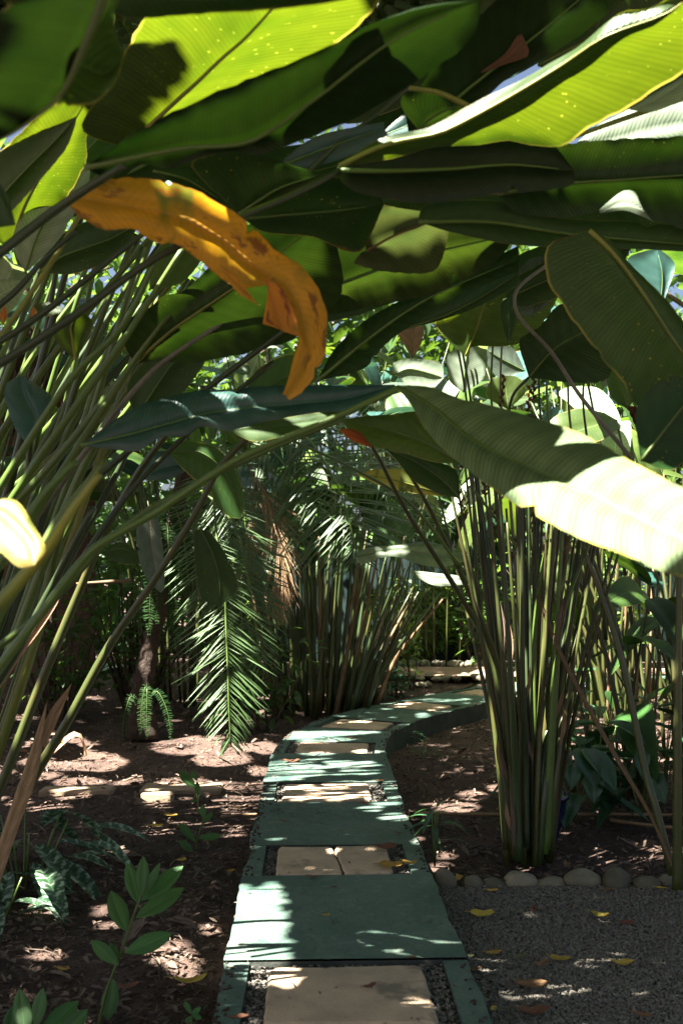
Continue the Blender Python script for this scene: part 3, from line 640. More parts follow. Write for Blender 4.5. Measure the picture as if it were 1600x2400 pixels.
hero(left, 'lime', 2.85, 0, 1.2, [(25, 585), (60, 480), (120, 370), (200, 240), (225, 190)], [(25, 585), (-30, 540), (-50, 420), (60, 300), (160, 215), (225, 190)], [(25, 585), (75, 560), (130, 500), (172, 440), (203, 375), (203, 330), (218, 255), (225, 190)], label='backlit green leaf with fine yellow dots',
     lit=[(-30, 540), (-50, 420), (160, 240), (218, 255), (203, 375), (130, 500), (40, 580)])
hero(left, 'dark', 1.9, 0, 0, [(-40, 380), (0, 460), (38, 528)], [(-40, 380), (15, 450), (38, 528)], [(-40, 380), (-60, 480), (-20, 530), (38, 528)], rib=False)
hero(left, 'pale', 3.0, 0, .4, [(60, 640), (95, 540), (150, 460), (195, 395)], [(60, 640), (30, 560), (90, 450), (195, 395)], [(60, 640), (140, 560), (200, 450), (212, 400), (195, 395)], lit=[(30, 560), (150, 410), (215, 400), (140, 560), (60, 640)])
hero(left, 'orange', 2.15, .15, .25,
     [(152, 468), (195, 462), (245, 470), (320, 486), (385, 497), (450, 520), (530, 565), (582, 612), (625, 640), (670, 668), (700, 720), (712, 770), (722, 820), (708, 862), (690, 893), (668, 925)],
     [(152, 466), (190, 438), (222, 418), (300, 415), (388, 424), (470, 450), (556, 500), (610, 548), (650, 590), (705, 620), (748, 675), (767, 735), (762, 830), (735, 888), (705, 922), (678, 938)],
     [(152, 470), (190, 512), (245, 541), (310, 535), (370, 572), (410, 570), (470, 612), (520, 655), (560, 678), (626, 668), (645, 695), (660, 745), (702, 790), (686, 845), (675, 890), (662, 925)],
     bow=.2, wave=.055, wf=24, n=90, m=8, pairs=True, label='withered orange yellow leaf drooping with curled torn tip', rib=False, tears=5,
     lit=[(150, 440), (390, 410), (560, 490), (720, 620), (770, 740), (700, 930), (650, 930), (680, 800), (610, 780), (560, 690), (350, 590), (180, 520)])
hero(left, 'orange', 2.12, 0, .2, [(622, 655), (632, 690), (648, 735), (660, 775)], [(640, 650), (665, 680), (690, 730), (702, 790)], [(630, 662), (626, 700), (616, 758), (655, 772)], bow=.15, rib=False, n=16, pairs=True, label='torn flap of the withered orange leaf')
hero(left, 'orange', 2.12, 0, .2, [(530, 640), (575, 680), (606, 716)], [(515, 618), (560, 655), (606, 716)], [(500, 618), (560, 690), (606, 716)], bow=.15, rib=False, n=12, pairs=True)
hero(left, 'thick', 2.9, -.1, 1.1, [(316, 852), (408, 768), (560, 662), (680, 570), (770, 505)], [(316, 852), (296, 814), (288, 760), (326, 735), (352, 722), (382, 697), (434, 682), (490, 625), (530, 560), (640, 500), (770, 505)],
     [(316, 852), (378, 845), (440, 850), (510, 837), (640, 814), (720, 780), (800, 690), (790, 580), (770, 505)], wave=.02, label='broad dull green leaf behind the sheaf of stalks', ribm='stemy', lit='all')
hero(left, 'blue', 3.0, .1, -.6, [(189, 1045), (330, 1010), (500, 965), (690, 945), (800, 935), (925, 903)], [(189, 1045), (245, 1003), (326, 952), (378, 937), (459, 916), (561, 908), (690, 904), (800, 903), (925, 901)],
     [(189, 1045), (270, 1053), (326, 1057), (378, 1026), (434, 1023), (475, 1000), (546, 1013), (612, 993), (673, 998), (765, 978), (840, 960), (925, 905)], bow=.2, wave=.03, wf=12, label='green leaf with blue sky sheen stretched level across the stalks')
hero(left, 'mid', 2.9, .1, -.6, [(540, 1010), (640, 1000), (760, 985), (830, 968)], [(540, 1010), (640, 985), (760, 965), (830, 968)], [(540, 1010), (600, 1035), (700, 1012), (830, 968)], rib=False, lit=[(540, 1010), (640, 985), (830, 968), (700, 1012), (600, 1035)])
hero(left, 'blue', 3.1, 0, -.5, [(66, 1042), (85, 985), (60, 930), (48, 880)], [(66, 1042), (36, 1003), (12, 935), (16, 900), (48, 880)], [(66, 1042), (104, 990), (122, 935), (92, 905), (48, 880)], bow=.1, label='small blue grey leaf at the left edge')
hero(left, 'lime', 2.6, 0, .5, [(178, 842), (172, 800), (168, 765), (185, 735)], [(178, 842), (145, 815), (124, 773), (152, 740), (185, 735)], [(178, 842), (206, 795), (221, 760), (205, 738), (185, 735)], bow=.12, wave=.04, rib=True, label='small yellow edged green leaf', lit=[(124, 740), (221, 735), (206, 800), (178, 842)])
hero(left, 'lime', 2.6, 0, -.3, [(80, 716), (110, 722), (150, 726)], [(80, 714), (112, 708), (150, 722)], [(82, 722), (100, 742), (150, 730)], rib=False, n=10, lit=[(80, 710), (150, 715), (150, 740), (90, 742)])
hero(left, 'yellowing', 1.75, 0, -.5, [(-40, 1180), (20, 1215), (70, 1265), (82, 1325)], [(-40, 1180), (10, 1168), (46, 1178), (76, 1225), (107, 1284), (82, 1325)], [(-40, 1180), (-30, 1260), (15, 1305), (45, 1330), (82, 1325)], bow=.18, wave=.03, label='curled yellow leaf at the left edge with sunlit white rim', lit=[(-40, 1150), (50, 1150), (120, 1284), (90, 1345), (0, 1300)])
hero(left, 'dark', 2.4, 0, .8, [(560, 500), (650, 440), (755, 408)], [(560, 500), (450, 385), (560, 350), (640, 372), (714, 396), (760, 405)], [(560, 500), (620, 480), (690, 447), (760, 408)], bow=.12, lit=[(700, 398), (757, 406), (690, 445)])
hero(left, 'deep', 2.6, .1, .9, [(570, 512), (680, 500), (800, 490), (880, 480)], [(570, 512), (680, 440), (780, 415), (880, 440), (900, 480)], [(570, 512), (620, 545), (730, 556), (840, 590), (900, 480)], bow=.08)
hero(left, 'lime', 2.95, 0, .8, [(600, 540), (680, 580), (760, 610)], [(600, 540), (690, 530), (770, 560), (790, 600)], [(600, 540), (640, 610), (720, 640), (790, 600)], lit=[(600, 535), (760, 545), (740, 640), (640, 620)], rib=False)
hero(left, 'deep', 2.5, 0, .8, [(360, 400), (440, 420), (520, 470)], [(360, 400), (430, 385), (520, 440), (540, 480)], [(360, 400), (420, 440), (480, 480), (540, 480)], rib=True, lit=[(375, 400), (400, 400), (420, 430)])
hero(left, 'mid', 4.2, 0, .3, [(395, 1060), (470, 1060), (530, 1110), (560, 1200)], [(395, 1060), (420, 1035), (500, 1045), (550, 1100), (572, 1170), (566, 1215)], [(395, 1060), (440, 1110), (490, 1150), (505, 1185), (540, 1212), (566, 1215)], wave=.02, label='hanging olive leaf with a lime tip', lit=[(500, 1160), (572, 1150), (566, 1215), (520, 1200)])
hero(left, 'dark', 5.0, 0, 0, [(470, 1240), (500, 1300), (515, 1360), (515, 1420)], [(470, 1240), (454, 1250), (458, 1320), (470, 1400), (515, 1420)], [(470, 1240), (495, 1250), (530, 1300), (556, 1360), (552, 1390), (515, 1420)], bow=.06, label='dark green leaf hanging straight down in front of the palm', lit=[(515, 1355), (530, 1355), (530, 1372), (515, 1372)])
hero(left, 'grey', 4.2, 0, 0, [(352, 1205), (356, 1270), (365, 1330), (378, 1390)], [(352, 1205), (322, 1230), (326, 1310), (350, 1365), (378, 1390)], [(352, 1205), (370, 1215), (384, 1300), (386, 1370), (378, 1390)], bow=.1, ribm='straw', label='folded hanging leaf with pink white rib', lit=[(340, 1210), (356, 1210), (362, 1330), (350, 1330)])
hero(left, 'blue', 4.3, 0, -.3, [(330, 1125), (380, 1095), (450, 1085)], [(330, 1125), (345, 1062), (420, 1060), (450, 1085)], [(330, 1125), (400, 1122), (450, 1095), (450, 1085)])
hero(left, 'deep', 4.5, 0, .2, [(240, 1295), (290, 1285), (330, 1310)], [(240, 1295), (280, 1270), (320, 1290), (330, 1310)], [(240, 1295), (270, 1318), (320, 1322), (330, 1310)], rib=False)
hero(left, 'deep', 3.3, 0, .4, [(90, 640), (150, 600), (260, 560), (330, 520)], [(90, 640), (130, 560), (230, 510), (330, 520)], [(90, 640), (180, 640), (280, 600), (330, 520)], lit=[(150, 560), (220, 530), (260, 570), (180, 620)])
hero(left, 'olive', 3.6, 0, .4, [(350, 680), (420, 600), (480, 540)], [(350, 680), (360, 600), (420, 540), (480, 540)], [(350, 680), (430, 660), (490, 580), (480, 540)], lit=[(360, 600), (480, 550), (430, 650)])
hero(left, 'dark', 3.7, 0, .2, [(320, 980), (400, 860), (480, 780)], [(320, 980), (300, 900), (390, 800), (480, 780)], [(320, 980), (420, 930), (490, 830), (480, 780)])
hero(left, 'mid', 3.8, 0, .2, [(560, 960), (640, 900), (740, 850)], [(560, 960), (600, 870), (680, 830), (740, 850)], [(560, 960), (660, 940), (740, 890), (740, 850)])
# --- right plant: the big leaf that sweeps down, and the ones overhead
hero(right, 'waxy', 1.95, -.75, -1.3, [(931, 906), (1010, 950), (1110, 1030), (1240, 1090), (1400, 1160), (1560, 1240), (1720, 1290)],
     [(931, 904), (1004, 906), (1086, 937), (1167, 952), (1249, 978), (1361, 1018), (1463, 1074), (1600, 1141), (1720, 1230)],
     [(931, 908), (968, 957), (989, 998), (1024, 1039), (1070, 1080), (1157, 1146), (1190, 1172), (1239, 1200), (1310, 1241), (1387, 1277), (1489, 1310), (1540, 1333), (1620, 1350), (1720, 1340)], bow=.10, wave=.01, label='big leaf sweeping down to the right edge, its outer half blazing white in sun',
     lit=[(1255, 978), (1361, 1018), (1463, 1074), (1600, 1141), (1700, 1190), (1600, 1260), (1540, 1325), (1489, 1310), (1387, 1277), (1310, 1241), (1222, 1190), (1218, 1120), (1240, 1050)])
hero(right, 'lime', 2.05, .05, .9, [(795, 388), (900, 340), (1020, 315), (1110, 272), (1210, 214), (1320, 147), (1420, 78), (1560, 28), (1660, -50)],
     [(795, 386), (890, 325), (1000, 300), (1062, 268), (1120, 236), (1215, 190), (1300, 138), (1361, 105), (1453, 32), (1535, 15), (1660, -80)],
     [(795, 392), (930, 369), (1014, 345), (1126, 340), (1183, 330), (1270, 344), (1320, 344), (1377, 301), (1463, 255), (1540, 204), (1600, 168), (1680, 90), (1660, -50)], bow=.10, wave=.02, wf=11, label='glowing lime leaf reaching in from the upper right, white sunlit rim', tears=0, da=.045,
     lit=[(800, 385), (890, 322), (1062, 266), (1215, 188), (1361, 103), (1535, 10), (1680, -60), (1680, 120), (1540, 204), (1377, 301), (1320, 344), (1200, 325), (1000, 345)])
hero(right, 'dusk', 2.3, 0, .5, [(788, 398), (900, 400), (1050, 395), (1200, 385), (1345, 400)], [(788, 396), (870, 362), (1000, 325), (1150, 320), (1280, 330), (1345, 400)], [(788, 402), (805, 432), (860, 458), (1000, 476), (1157, 457), (1330, 437), (1345, 400)], bow=.14, label='dark green boat shaped leaf')
hero(right, 'thick', 2.5, -.1, .6, [(1165, 455), (1300, 430), (1450, 420), (1700, 400)], [(1165, 455), (1240, 360), (1400, 330), (1560, 320), (1700, 310)], [(1165, 455), (1190, 485), (1220, 502), (1310, 512), (1402, 497), (1458, 494), (1514, 511), (1600, 537), (1700, 560)], bow=.1, wave=.015, label='wide dark leaf at the right edge', lit='all')
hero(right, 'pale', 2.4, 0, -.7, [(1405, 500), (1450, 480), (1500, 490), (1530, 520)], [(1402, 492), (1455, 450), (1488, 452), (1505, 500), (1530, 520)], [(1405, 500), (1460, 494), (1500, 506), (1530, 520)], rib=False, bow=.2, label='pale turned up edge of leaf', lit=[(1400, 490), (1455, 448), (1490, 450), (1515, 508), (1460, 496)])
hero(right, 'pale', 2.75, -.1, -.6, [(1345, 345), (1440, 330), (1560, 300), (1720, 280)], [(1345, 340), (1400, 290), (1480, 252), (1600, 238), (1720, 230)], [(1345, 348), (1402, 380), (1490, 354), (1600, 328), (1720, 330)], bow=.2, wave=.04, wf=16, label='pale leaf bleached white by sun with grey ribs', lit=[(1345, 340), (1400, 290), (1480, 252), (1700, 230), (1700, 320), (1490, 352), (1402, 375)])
hero(right, 'blue', 3.2, 0, .3, [(1450, 280), (1540, 220), (1700, 140)], [(1450, 280), (1480, 220), (1600, 130), (1700, 140)], [(1450, 280), (1560, 265), (1680, 230), (1700, 140)], lit=[(1450, 280), (1600, 150), (1700, 150), (1600, 260)])
hero(right, 'dark', 2.6, 0, .5, [(980, 520), (1150, 520), (1350, 550), (1700, 580)], [(980, 520), (1000, 478), (1160, 470), (1300, 510), (1500, 520), (1700, 540)], [(980, 520), (1060, 545), (1210, 575), (1400, 580), (1600, 590), (1700, 600)], bow=.08)
hero(right, 'blunt', 2.7, 0, 1.0, [(858, 585), (920, 550), (1002, 518), (1060, 505)], [(832, 474), (880, 478), (940, 490), (1060, 505)], [(828, 615), (900, 636), (1020, 634), (1060, 505)], bow=.12, wave=.02, label='torn pale olive leaf end catching light from behind', lit='all', ribm='sheath')
hero(right, 'dimmed2', 2.9, 0, 1.0, [(720, 690), (850, 640), (1000, 590), (1215, 545)], [(720, 690), (690, 610), (740, 540), (860, 480), (1030, 480), (1215, 545)], [(720, 690), (760, 737), (868, 720), (1024, 685), (1158, 613), (1215, 545)], bow=.07, label='wide smooth green leaf behind the withered one', lit='all')
hero(right, 'thick', 3.1, 0, .9, [(742, 893), (880, 780), (1010, 695), (1215, 605)], [(742, 893), (790, 810), (880, 735), (1020, 668), (1215, 575)], [(742, 893), (850, 865), (900, 810), (960, 765), (1080, 690), (1215, 635)], bow=.1, label='long dark mottled leaf pointing down left', lit='all')
hero(right, 'dark', 3.3, 0, .4, [(950, 770), (1040, 740), (1120, 700), (1215, 640)], [(950, 770), (1020, 705), (1120, 660), (1215, 620)], [(950, 770), (1014, 756), (1106, 724), (1208, 672), (1215, 640)], bow=.1)
hero(right, 'mid', 2.45, -.1, .3, [(1380, 540), (1440, 600), (1514, 702), (1600, 830), (1740, 990)], [(1380, 540), (1290, 570), (1276, 640), (1320, 722), (1380, 800), (1422, 853), (1447, 880), (1490, 950), (1565, 1040), (1740, 1120)],
     [(1380, 540), (1430, 565), (1480, 622), (1560, 702), (1640, 800), (1740, 900)], bow=.06, wave=.01, label='broad dark green leaf hanging down at the right edge', ribm='stemy')
hero(right, 'dark', 2.3, 0, 0, [(1500, 1080), (1560, 1000), (1640, 900)], [(1500, 1080), (1490, 960), (1560, 880), (1640, 900)], [(1500, 1080), (1580, 1100), (1660, 1000), (1640, 900)])
hero(right, 'thick', 2.6, 0, .8, [(980, 305), (1010, 275), (1060, 250), (1105, 245)], [(980, 305), (945, 260), (943, 225), (1000, 205), (1105, 240)], [(980, 305), (1040, 300), (1080, 280), (1105, 250)], lit='all')
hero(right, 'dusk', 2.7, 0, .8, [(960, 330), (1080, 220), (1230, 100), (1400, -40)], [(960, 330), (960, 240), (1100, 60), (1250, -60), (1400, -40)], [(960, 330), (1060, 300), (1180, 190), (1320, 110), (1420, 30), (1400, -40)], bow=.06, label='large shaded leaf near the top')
hero(right, 'dark', 2.9, 0, .8, [(1190, 140), (1280, 60), (1390, -40)], [(1190, 140), (1180, 20), (1280, -60), (1390, -40)], [(1190, 140), (1300, 128), (1400, 60), (1390, -40)], bow=.06, lit=[(1250, 60), (1310, 20), (1330, -10), (1290, 40)])
hero(right, 'blue', 3.3, 0, -.3, [(1050, 235), (1150, 180), (1285, 128)], [(1050, 235), (1140, 165), (1220, 140), (1285, 126)], [(1050, 238), (1150, 205), (1240, 160), (1285, 130)], lit=[(1050, 235), (1180, 150), (1285, 126), (1240, 165), (1150, 210)])
hero(right, 'blue', 3.4, 0, -.3, [(880, 325), (960, 290), (1060, 240)], [(880, 325), (950, 265), (1060, 210)], [(880, 328), (980, 318), (1080, 250), (1060, 240)], lit=[(880, 325), (950, 270), (1050, 220), (980, 315)])
hero(right, 'blue', 3.0, 0, .3, [(640, 395), (760, 350), (900, 300)], [(640, 395), (740, 320), (900, 285)], [(640, 395), (760, 385), (900, 330), (900, 300)], lit=[(700, 360), (760, 330), (860, 310), (780, 370)])
hero(right, 'bract', 2.65, 0, .3, [(1128, 168), (1180, 140), (1228, 92)], [(1128, 166), (1180, 128), (1215, 80), (1228, 92)], [(1128, 172), (1180, 152), (1238, 130), (1228, 92)], rib=False, n=12)
hero(right, 'thick', 3.4, -.1, .4, [(1238, 885), (1300, 815), (1380, 770), (1440, 730)], [(1238, 885), (1217, 800), (1265, 765), (1320, 710), (1440, 730)], [(1238, 885), (1350, 897), (1425, 885), (1440, 800), (1440, 730)], bow=.07, label='round leaf with pleated blade behind the bent grey stalk', lit='all')
hero(right, 'pale', 2.5, 0, .6, [(-10, 0), (0, 0)] if False else [(1475, 255), (1520, 240), (1600, 190)], [(1475, 255), (1520, 225), (1600, 180)], [(1475, 258), (1530, 262), (1600, 230), (1600, 190)], rib=False)
# bridging leaves that fill the canopy between the traced ones
for (px, py, w, h, Y, mt, rot) in [(620, 430, 520, 150, 3.2, 'dark', -.25), (1150, 420, 600, 170, 3.2, 'dark', -.1), (1450, 480, 520, 140, 3.3, 'dark', .1), (1330, 640, 330, 90, 3.6, 'dark', -.4), (1000, 120, 620, 180, 3.5, 'dark', -.5), (1480, 60, 480, 200, 3.6, 'deep', -.4),
                                   (120, 120, 420, 180, 2.6, 'dark', -.8), (480, 330, 420, 120, 3.0, 'dark', -.4), (880, 660, 420, 120, 3.6, 'dark', -.35), (260, 420, 300, 110, 3.4, 'dark', -.5), (225, 335, 230, 110, 3.0, 'mid', -.9), (960, 300, 330, 120, 3.8, 'dark', -.45), (1310, 620, 260, 110, 4.0, 'dark', -.3), (560, 760, 330, 110, 3.8, 'deep', -.4), (700, 30, 500, 180, 3.2, 'mid', -.5)]:
    c, s = math.cos(rot), math.sin(rot); q = lambda x, y: (px + x * c - y * s, py + x * s + y * c)
    hero(right if px > 750 else left, mt, Y, 0, .7, [q(-w/2, 0), q(-w/6, -h*.05), q(w/5, 0), q(w/2, 0)], [q(-w/2, 0), q(-w*.35, -h*.42), q(0, -h*.5), q(w*.32, -h*.38), q(w/2, 0)], [q(-w/2, 0), q(-w*.35, h*.4), q(0, h*.5), q(w*.32, h*.4), q(w/2, 0)], bow=.1, wave=.02, n=22, m=4)

# --- stalks of the left clump, traced
for pts, r, mt in [
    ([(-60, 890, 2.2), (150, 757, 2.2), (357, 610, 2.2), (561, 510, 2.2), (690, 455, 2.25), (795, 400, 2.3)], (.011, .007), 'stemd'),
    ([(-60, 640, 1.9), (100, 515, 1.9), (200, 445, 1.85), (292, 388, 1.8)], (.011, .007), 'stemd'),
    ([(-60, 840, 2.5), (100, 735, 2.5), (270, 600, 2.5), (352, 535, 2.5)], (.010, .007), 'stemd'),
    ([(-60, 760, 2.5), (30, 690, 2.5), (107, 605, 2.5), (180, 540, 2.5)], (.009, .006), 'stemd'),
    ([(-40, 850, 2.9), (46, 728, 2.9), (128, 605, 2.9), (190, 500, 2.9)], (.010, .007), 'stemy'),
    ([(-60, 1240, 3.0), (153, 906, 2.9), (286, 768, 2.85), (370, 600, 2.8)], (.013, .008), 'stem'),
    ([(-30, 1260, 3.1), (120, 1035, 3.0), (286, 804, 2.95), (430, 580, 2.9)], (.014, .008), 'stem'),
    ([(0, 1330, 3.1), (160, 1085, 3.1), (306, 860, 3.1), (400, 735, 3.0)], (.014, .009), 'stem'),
    ([(30, 1290, 3.3), (200, 1060, 3.2), (357, 870, 3.1), (541, 743, 3.0), (640, 655, 2.95)], (.011, .006), 'greystalk'),
    ([(70, 1330, 3.2), (170, 1175, 3.2), (439, 947, 3.1), (663, 778, 3.0), (760, 700, 2.95)], (.012, .008), 'stemd'),
    ([(120, 1420, 3.3), (300, 1160, 3.3), (480, 980, 3.3), (640, 850, 3.3)], (.011, .007), 'stemd'),
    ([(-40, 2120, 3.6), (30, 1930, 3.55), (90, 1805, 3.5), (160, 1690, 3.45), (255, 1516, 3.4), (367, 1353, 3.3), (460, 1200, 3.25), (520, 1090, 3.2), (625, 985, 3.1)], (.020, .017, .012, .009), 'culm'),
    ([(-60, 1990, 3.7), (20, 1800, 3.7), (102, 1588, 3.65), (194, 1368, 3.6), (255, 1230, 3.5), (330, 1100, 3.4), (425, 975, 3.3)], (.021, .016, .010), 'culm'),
    ([(-60, 1640, 2.3), (76, 1465, 2.3), (204, 1302, 2.3), (286, 1246, 2.3), (367, 1200, 2.3), (560, 1075, 2.25), (760, 990, 2.22), (933, 910, 2.2)], (.012, .009, .007), 'stem'),
    ([(-60, 1480, 1.9), (40, 1370, 1.9), (112, 1285, 1.9), (170, 1195, 1.9), (235, 1110, 1.9)], (.015, .012, .007), 'stemy'),
    ([(-60, 1560, 2.6), (110, 1425, 2.6), (270, 1250, 2.6), (430, 1150, 2.6), (640, 1050, 2.6), (800, 985, 2.6)], (.010, .006), 'stem'),
    ([(-60, 1530, 3.0), (60, 1350, 3.0), (150, 1200, 3.0), (250, 1080, 3.0)], (.014, .010), 'stem'),
    ([(-80, 1700, 3.2), (20, 1560, 3.2), (120, 1380, 3.1), (220, 1190, 3.0)], (.016, .010), 'stemd'),
    ([(-60, 1400, 2.8), (20, 1290, 2.8), (95, 1170, 2.8), (180, 1080, 2.8)], (.018, .010), 'stem'),
]:
    stalk(left, pts, r, mt)
for k in range(46):                                   # the dense sheaf behind
    x0 = R.uniform(-190, 120); y0 = R.uniform(1230, 1520); t = R.random()
    x1 = 120 + 470 * t + R.uniform(-40, 40); y1 = R.uniform(440, 700) + 130 * t
    Y0 = R.uniform(4.6, 6.4); Y1 = Y0 - R.uniform(0, .5); b = R.uniform(-25, 25)
    if inside_any(PATCH, proj([W(x0 + (x1 - x0) * q - 110 * max(0, -q), y0 + (y1 - y0) * q, Y0 + (Y1 - Y0) * q) for q in np.linspace(-.35, 1, 60)])): continue   # keeps the slab's sun patch clear
    stalk(left, [(x0 - 110, y0 + 330, Y0 + .1), (x0, y0, Y0), ((x0 + x1) / 2 + b - 15, (y0 + y1) / 2 + b - 10, (Y0 + Y1) / 2), (x1, y1, Y1)], (.024, R.uniform(.017, .023), R.uniform(.010, .014)), R.choice(['stem', 'stem', 'stemd', 'stemy', 'stem']), sides=6)
for pts, w in [([(-30, 1640, 3.35), (50, 1520, 3.3), (110, 1435, 3.25), (199, 1297, 3.2)], 11), ([(-30, 2110, 3.3), (30, 1930, 3.3), (75, 1800, 3.3), (112, 1640, 3.3)], 16), ([(95, 1750, 3.3), (130, 1670, 3.3), (170, 1600, 3.28)], 12)]:
    P2 = [(x, y) for x, y, _ in pts]; Y = pts[0][2]
    hero(left, 'straw', Y - .06, 0, 0, P2, [(x - w, y - w * .3) for x, y in P2[:-1]] + [P2[-1]], [(x + w, y + w * .3) for x, y in P2[:-1]] + [P2[-1]], bow=.4, rib=False, n=16, m=3, name='dry_sheath', label='torn brown sheath along a stalk')
for px, py in [(178, 625), (80, 735), (8, 740)]:
    hero(left, 'ember', 3.4, 0, 0, [(px, py + 25), (px + 2, py), (px + 4, py - 25)], [(px, py + 25), (px - 8, py), (px + 4, py - 25)], [(px, py + 25), (px + 10, py), (px + 4, py - 25)], rib=False, n=8, m=2, name='bract', label='small pink flower bract')
# --- stalks of the right edge plant
for pts, r, mt in [
    ([(1366, 1287, 5.0), (1417, 1420, 4.95), (1463, 1578, 4.9), (1509, 1800, 4.85), (1535, 1892, 4.8), (1575, 2050, 4.75)], (.012, .022), 'culm'),
    ([(1592, 1300, 4.7), (1588, 1550, 4.7), (1586, 1800, 4.7), (1586, 2092, 4.7)], (.014, .026), 'culm'),
    ([(1478, 1074, 3.4), (1361, 931, 3.35), (1290, 824, 3.3), (1225, 755, 3.3), (1205, 715, 3.3), (1215, 672, 3.3), (1280, 622, 3.3)], (.008, .006), 'greystalk'),
    ([(1190, 1020, 3.6), (1192, 960, 3.5), (1205, 920, 3.45), (1238, 885, 3.4)], (.006, .005), 'stemd'),
    ([(1259, 1394, 5.0), (1310, 1527, 4.95), (1392, 1685, 4.9), (1458, 1800, 4.85), (1524, 1912, 4.8), (1580, 2040, 4.7)], (.010, .012, .009), 'sheath'),
    ([(1600, 230, 2.6), (1400, 300, 2.6), (1290, 345, 2.6)], (.008, .005), 'stemy'),
    ([(958, 206, 2.5), (1030, 218, 2.5), (1105, 252, 2.5)], (.006, .007), 'stemy'),
    ([(700, 420, 3.0), (800, 330, 3.0), (880, 270, 3.0), (960, 200, 3.0)], (.008, .006), 'stemd'),
]: stalk(right, pts, r, mt)

# --- clump right of the path
rc = empty('calathea_clump', tuple(G(1237, 2010, -.12)), 'tall upright stalk clump standing right of the path behind the border stones', 'plant', 'broad leaved clumps')
YB = 5.15
for k in range(54):
    t = (k + R.random()) / 54 * 2 - 1; t = math.copysign(abs(t) ** 1.15, t)
    bx = 1237 + 52 * t + R.uniform(-8, 8); by = 2012 + R.uniform(-35, 18); Y0 = YB + R.uniform(-.2, .3)
    tx = 1245 + 215 * t + R.uniform(-35, 35); ty = R.uniform(1060, 1230); Y1 = Y0 + R.uniform(-.3, .5)
    mx = bx + (tx - bx) * .36 + R.uniform(-6, 6)
    stalk(rc, [(bx, by, Y0), (bx + (mx - bx) * .35, by - 190, Y0), (mx, 1600, (Y0 + Y1) / 2), (tx, ty, Y1)], (R.uniform(.015, .023), R.uniform(.012, .018), R.uniform(.007, .011), .006), R.choice(['culm', 'culm', 'stemd', 'culm']), sides=8)
for pts, r, mt in [([(1188, 1990, 5.1), (1178, 1800, 5.1), (1157, 1557, 5.1), (1080, 1400, 5.0), (953, 1200, 4.7), (880, 1060, 4.3), (850, 1020, 4.2)], (.024, .017, .012, .008), 'culm'),
                   ([(1196, 1985, 5.1), (1182, 1760, 5.1), (1165, 1560, 5.1), (1090, 1370, 5.0), (1010, 1200, 4.8), (930, 1060, 4.4)], (.024, .017, .012, .008), 'culm'),
                   ([(1080, 1330, 4.95), (960, 1180, 4.7), (820, 1095, 4.5), (690, 1035, 4.3)], (.009, .006), 'stem'),
                   ([(1262, 2000, 5.1), (1250, 1700, 5.1), (1252, 1480, 5.1), (1270, 1330, 5.1), (1297, 1225, 5.1)], (.022, .015, .010), 'stem'),
                   ([(1275, 2000, 5.0), (1290, 1700, 5.0), (1302, 1480, 5.0), (1318, 1230, 5.0)], (.020, .014, .009), 'stem'),
                   ([(1282, 1990, 5.0), (1300, 1640, 5.0), (1320, 1440, 5.0), (1385, 1260, 5.1)], (.016, .013, .008), 'stem'),
                   ([(1400, 1640, 5.6), (1370, 1520, 5.5), (1300, 1410, 5.4), (1180, 1240, 5.2), (1110, 1150, 5.1)], (.012, .010, .007), 'stem')]:
    stalk(rc, pts, r, mt)
hero(rc, 'olive', 3.9, .1, .6, [(1080, 1085), (1000, 1040), (900, 1005), (800, 985)], [(1080, 1085), (1046, 1050), (1000, 1005), (973, 966), (922, 971), (860, 975), (800, 983)], [(1080, 1085), (1020, 1084), (953, 1064), (902, 1054), (840, 1030), (800, 987)], label='yellow green leaf with a glowing sun spot', lit=[(907, 1024), (970, 1022), (985, 1050), (910, 1050)])
hero(rc, 'ember', 3.88, .1, .6, [(798, 1006), (835, 1020), (872, 1048)], [(798, 1004), (840, 1010), (872, 1048)], [(798, 1012), (826, 1034), (872, 1050)], rib=False, n=10, lit=[(798, 1000), (850, 1010), (872, 1050), (826, 1036)], label='withered red orange leaf edge')
hero(rc, 'deep', 4.3, 0, .5, [(1078, 1168), (1030, 1120), (970, 1080), (905, 1052)], [(1078, 1168), (1070, 1105), (1024, 1082), (960, 1062), (905, 1050)], [(1078, 1168), (1030, 1157), (968, 1126), (930, 1080), (905, 1054)], lit=[(960, 1065), (1010, 1080), (1000, 1100), (965, 1085)])
hero(rc, 'yellowing', 5.6, 0, .3, [(1042, 1162), (960, 1135), (890, 1118), (838, 1112)], [(1042, 1162), (1000, 1110), (940, 1100), (880, 1100), (838, 1110)], [(1042, 1164), (960, 1155), (890, 1138), (838, 1114)], lit=[(860, 1100), (1000, 1110), (1020, 1150), (890, 1130)], label='pale leaf with yellow stripes and red edge')
hero(rc, 'pale', 5.4, .1, -1.2, [(836, 1305), (920, 1290), (1000, 1296), (1100, 1310)], [(836, 1292), (876, 1281), (930, 1277), (994, 1268), (1045, 1280), (1102, 1306)], [(836, 1318), (851, 1320), (917, 1304), (980, 1321), (1040, 1328), (1102, 1312)], bow=.2, wave=.05, wf=7, label='pale wavy leaf held level above the path', lit=[(860, 1285), (930, 1279), (960, 1290), (900, 1298)])
hero(rc, 'pale', 5.6, 0, -1.5, [(962, 1340), (1020, 1355), (1092, 1362)], [(962, 1337), (1024, 1344), (1092, 1350)], [(964, 1345), (1020, 1374), (1092, 1370)], bow=.15, wave=.05, rib=False, n=14, label='white sunlit leaf under the wavy one', lit=[(965, 1338), (1090, 1350), (1085, 1370), (1010, 1372)])
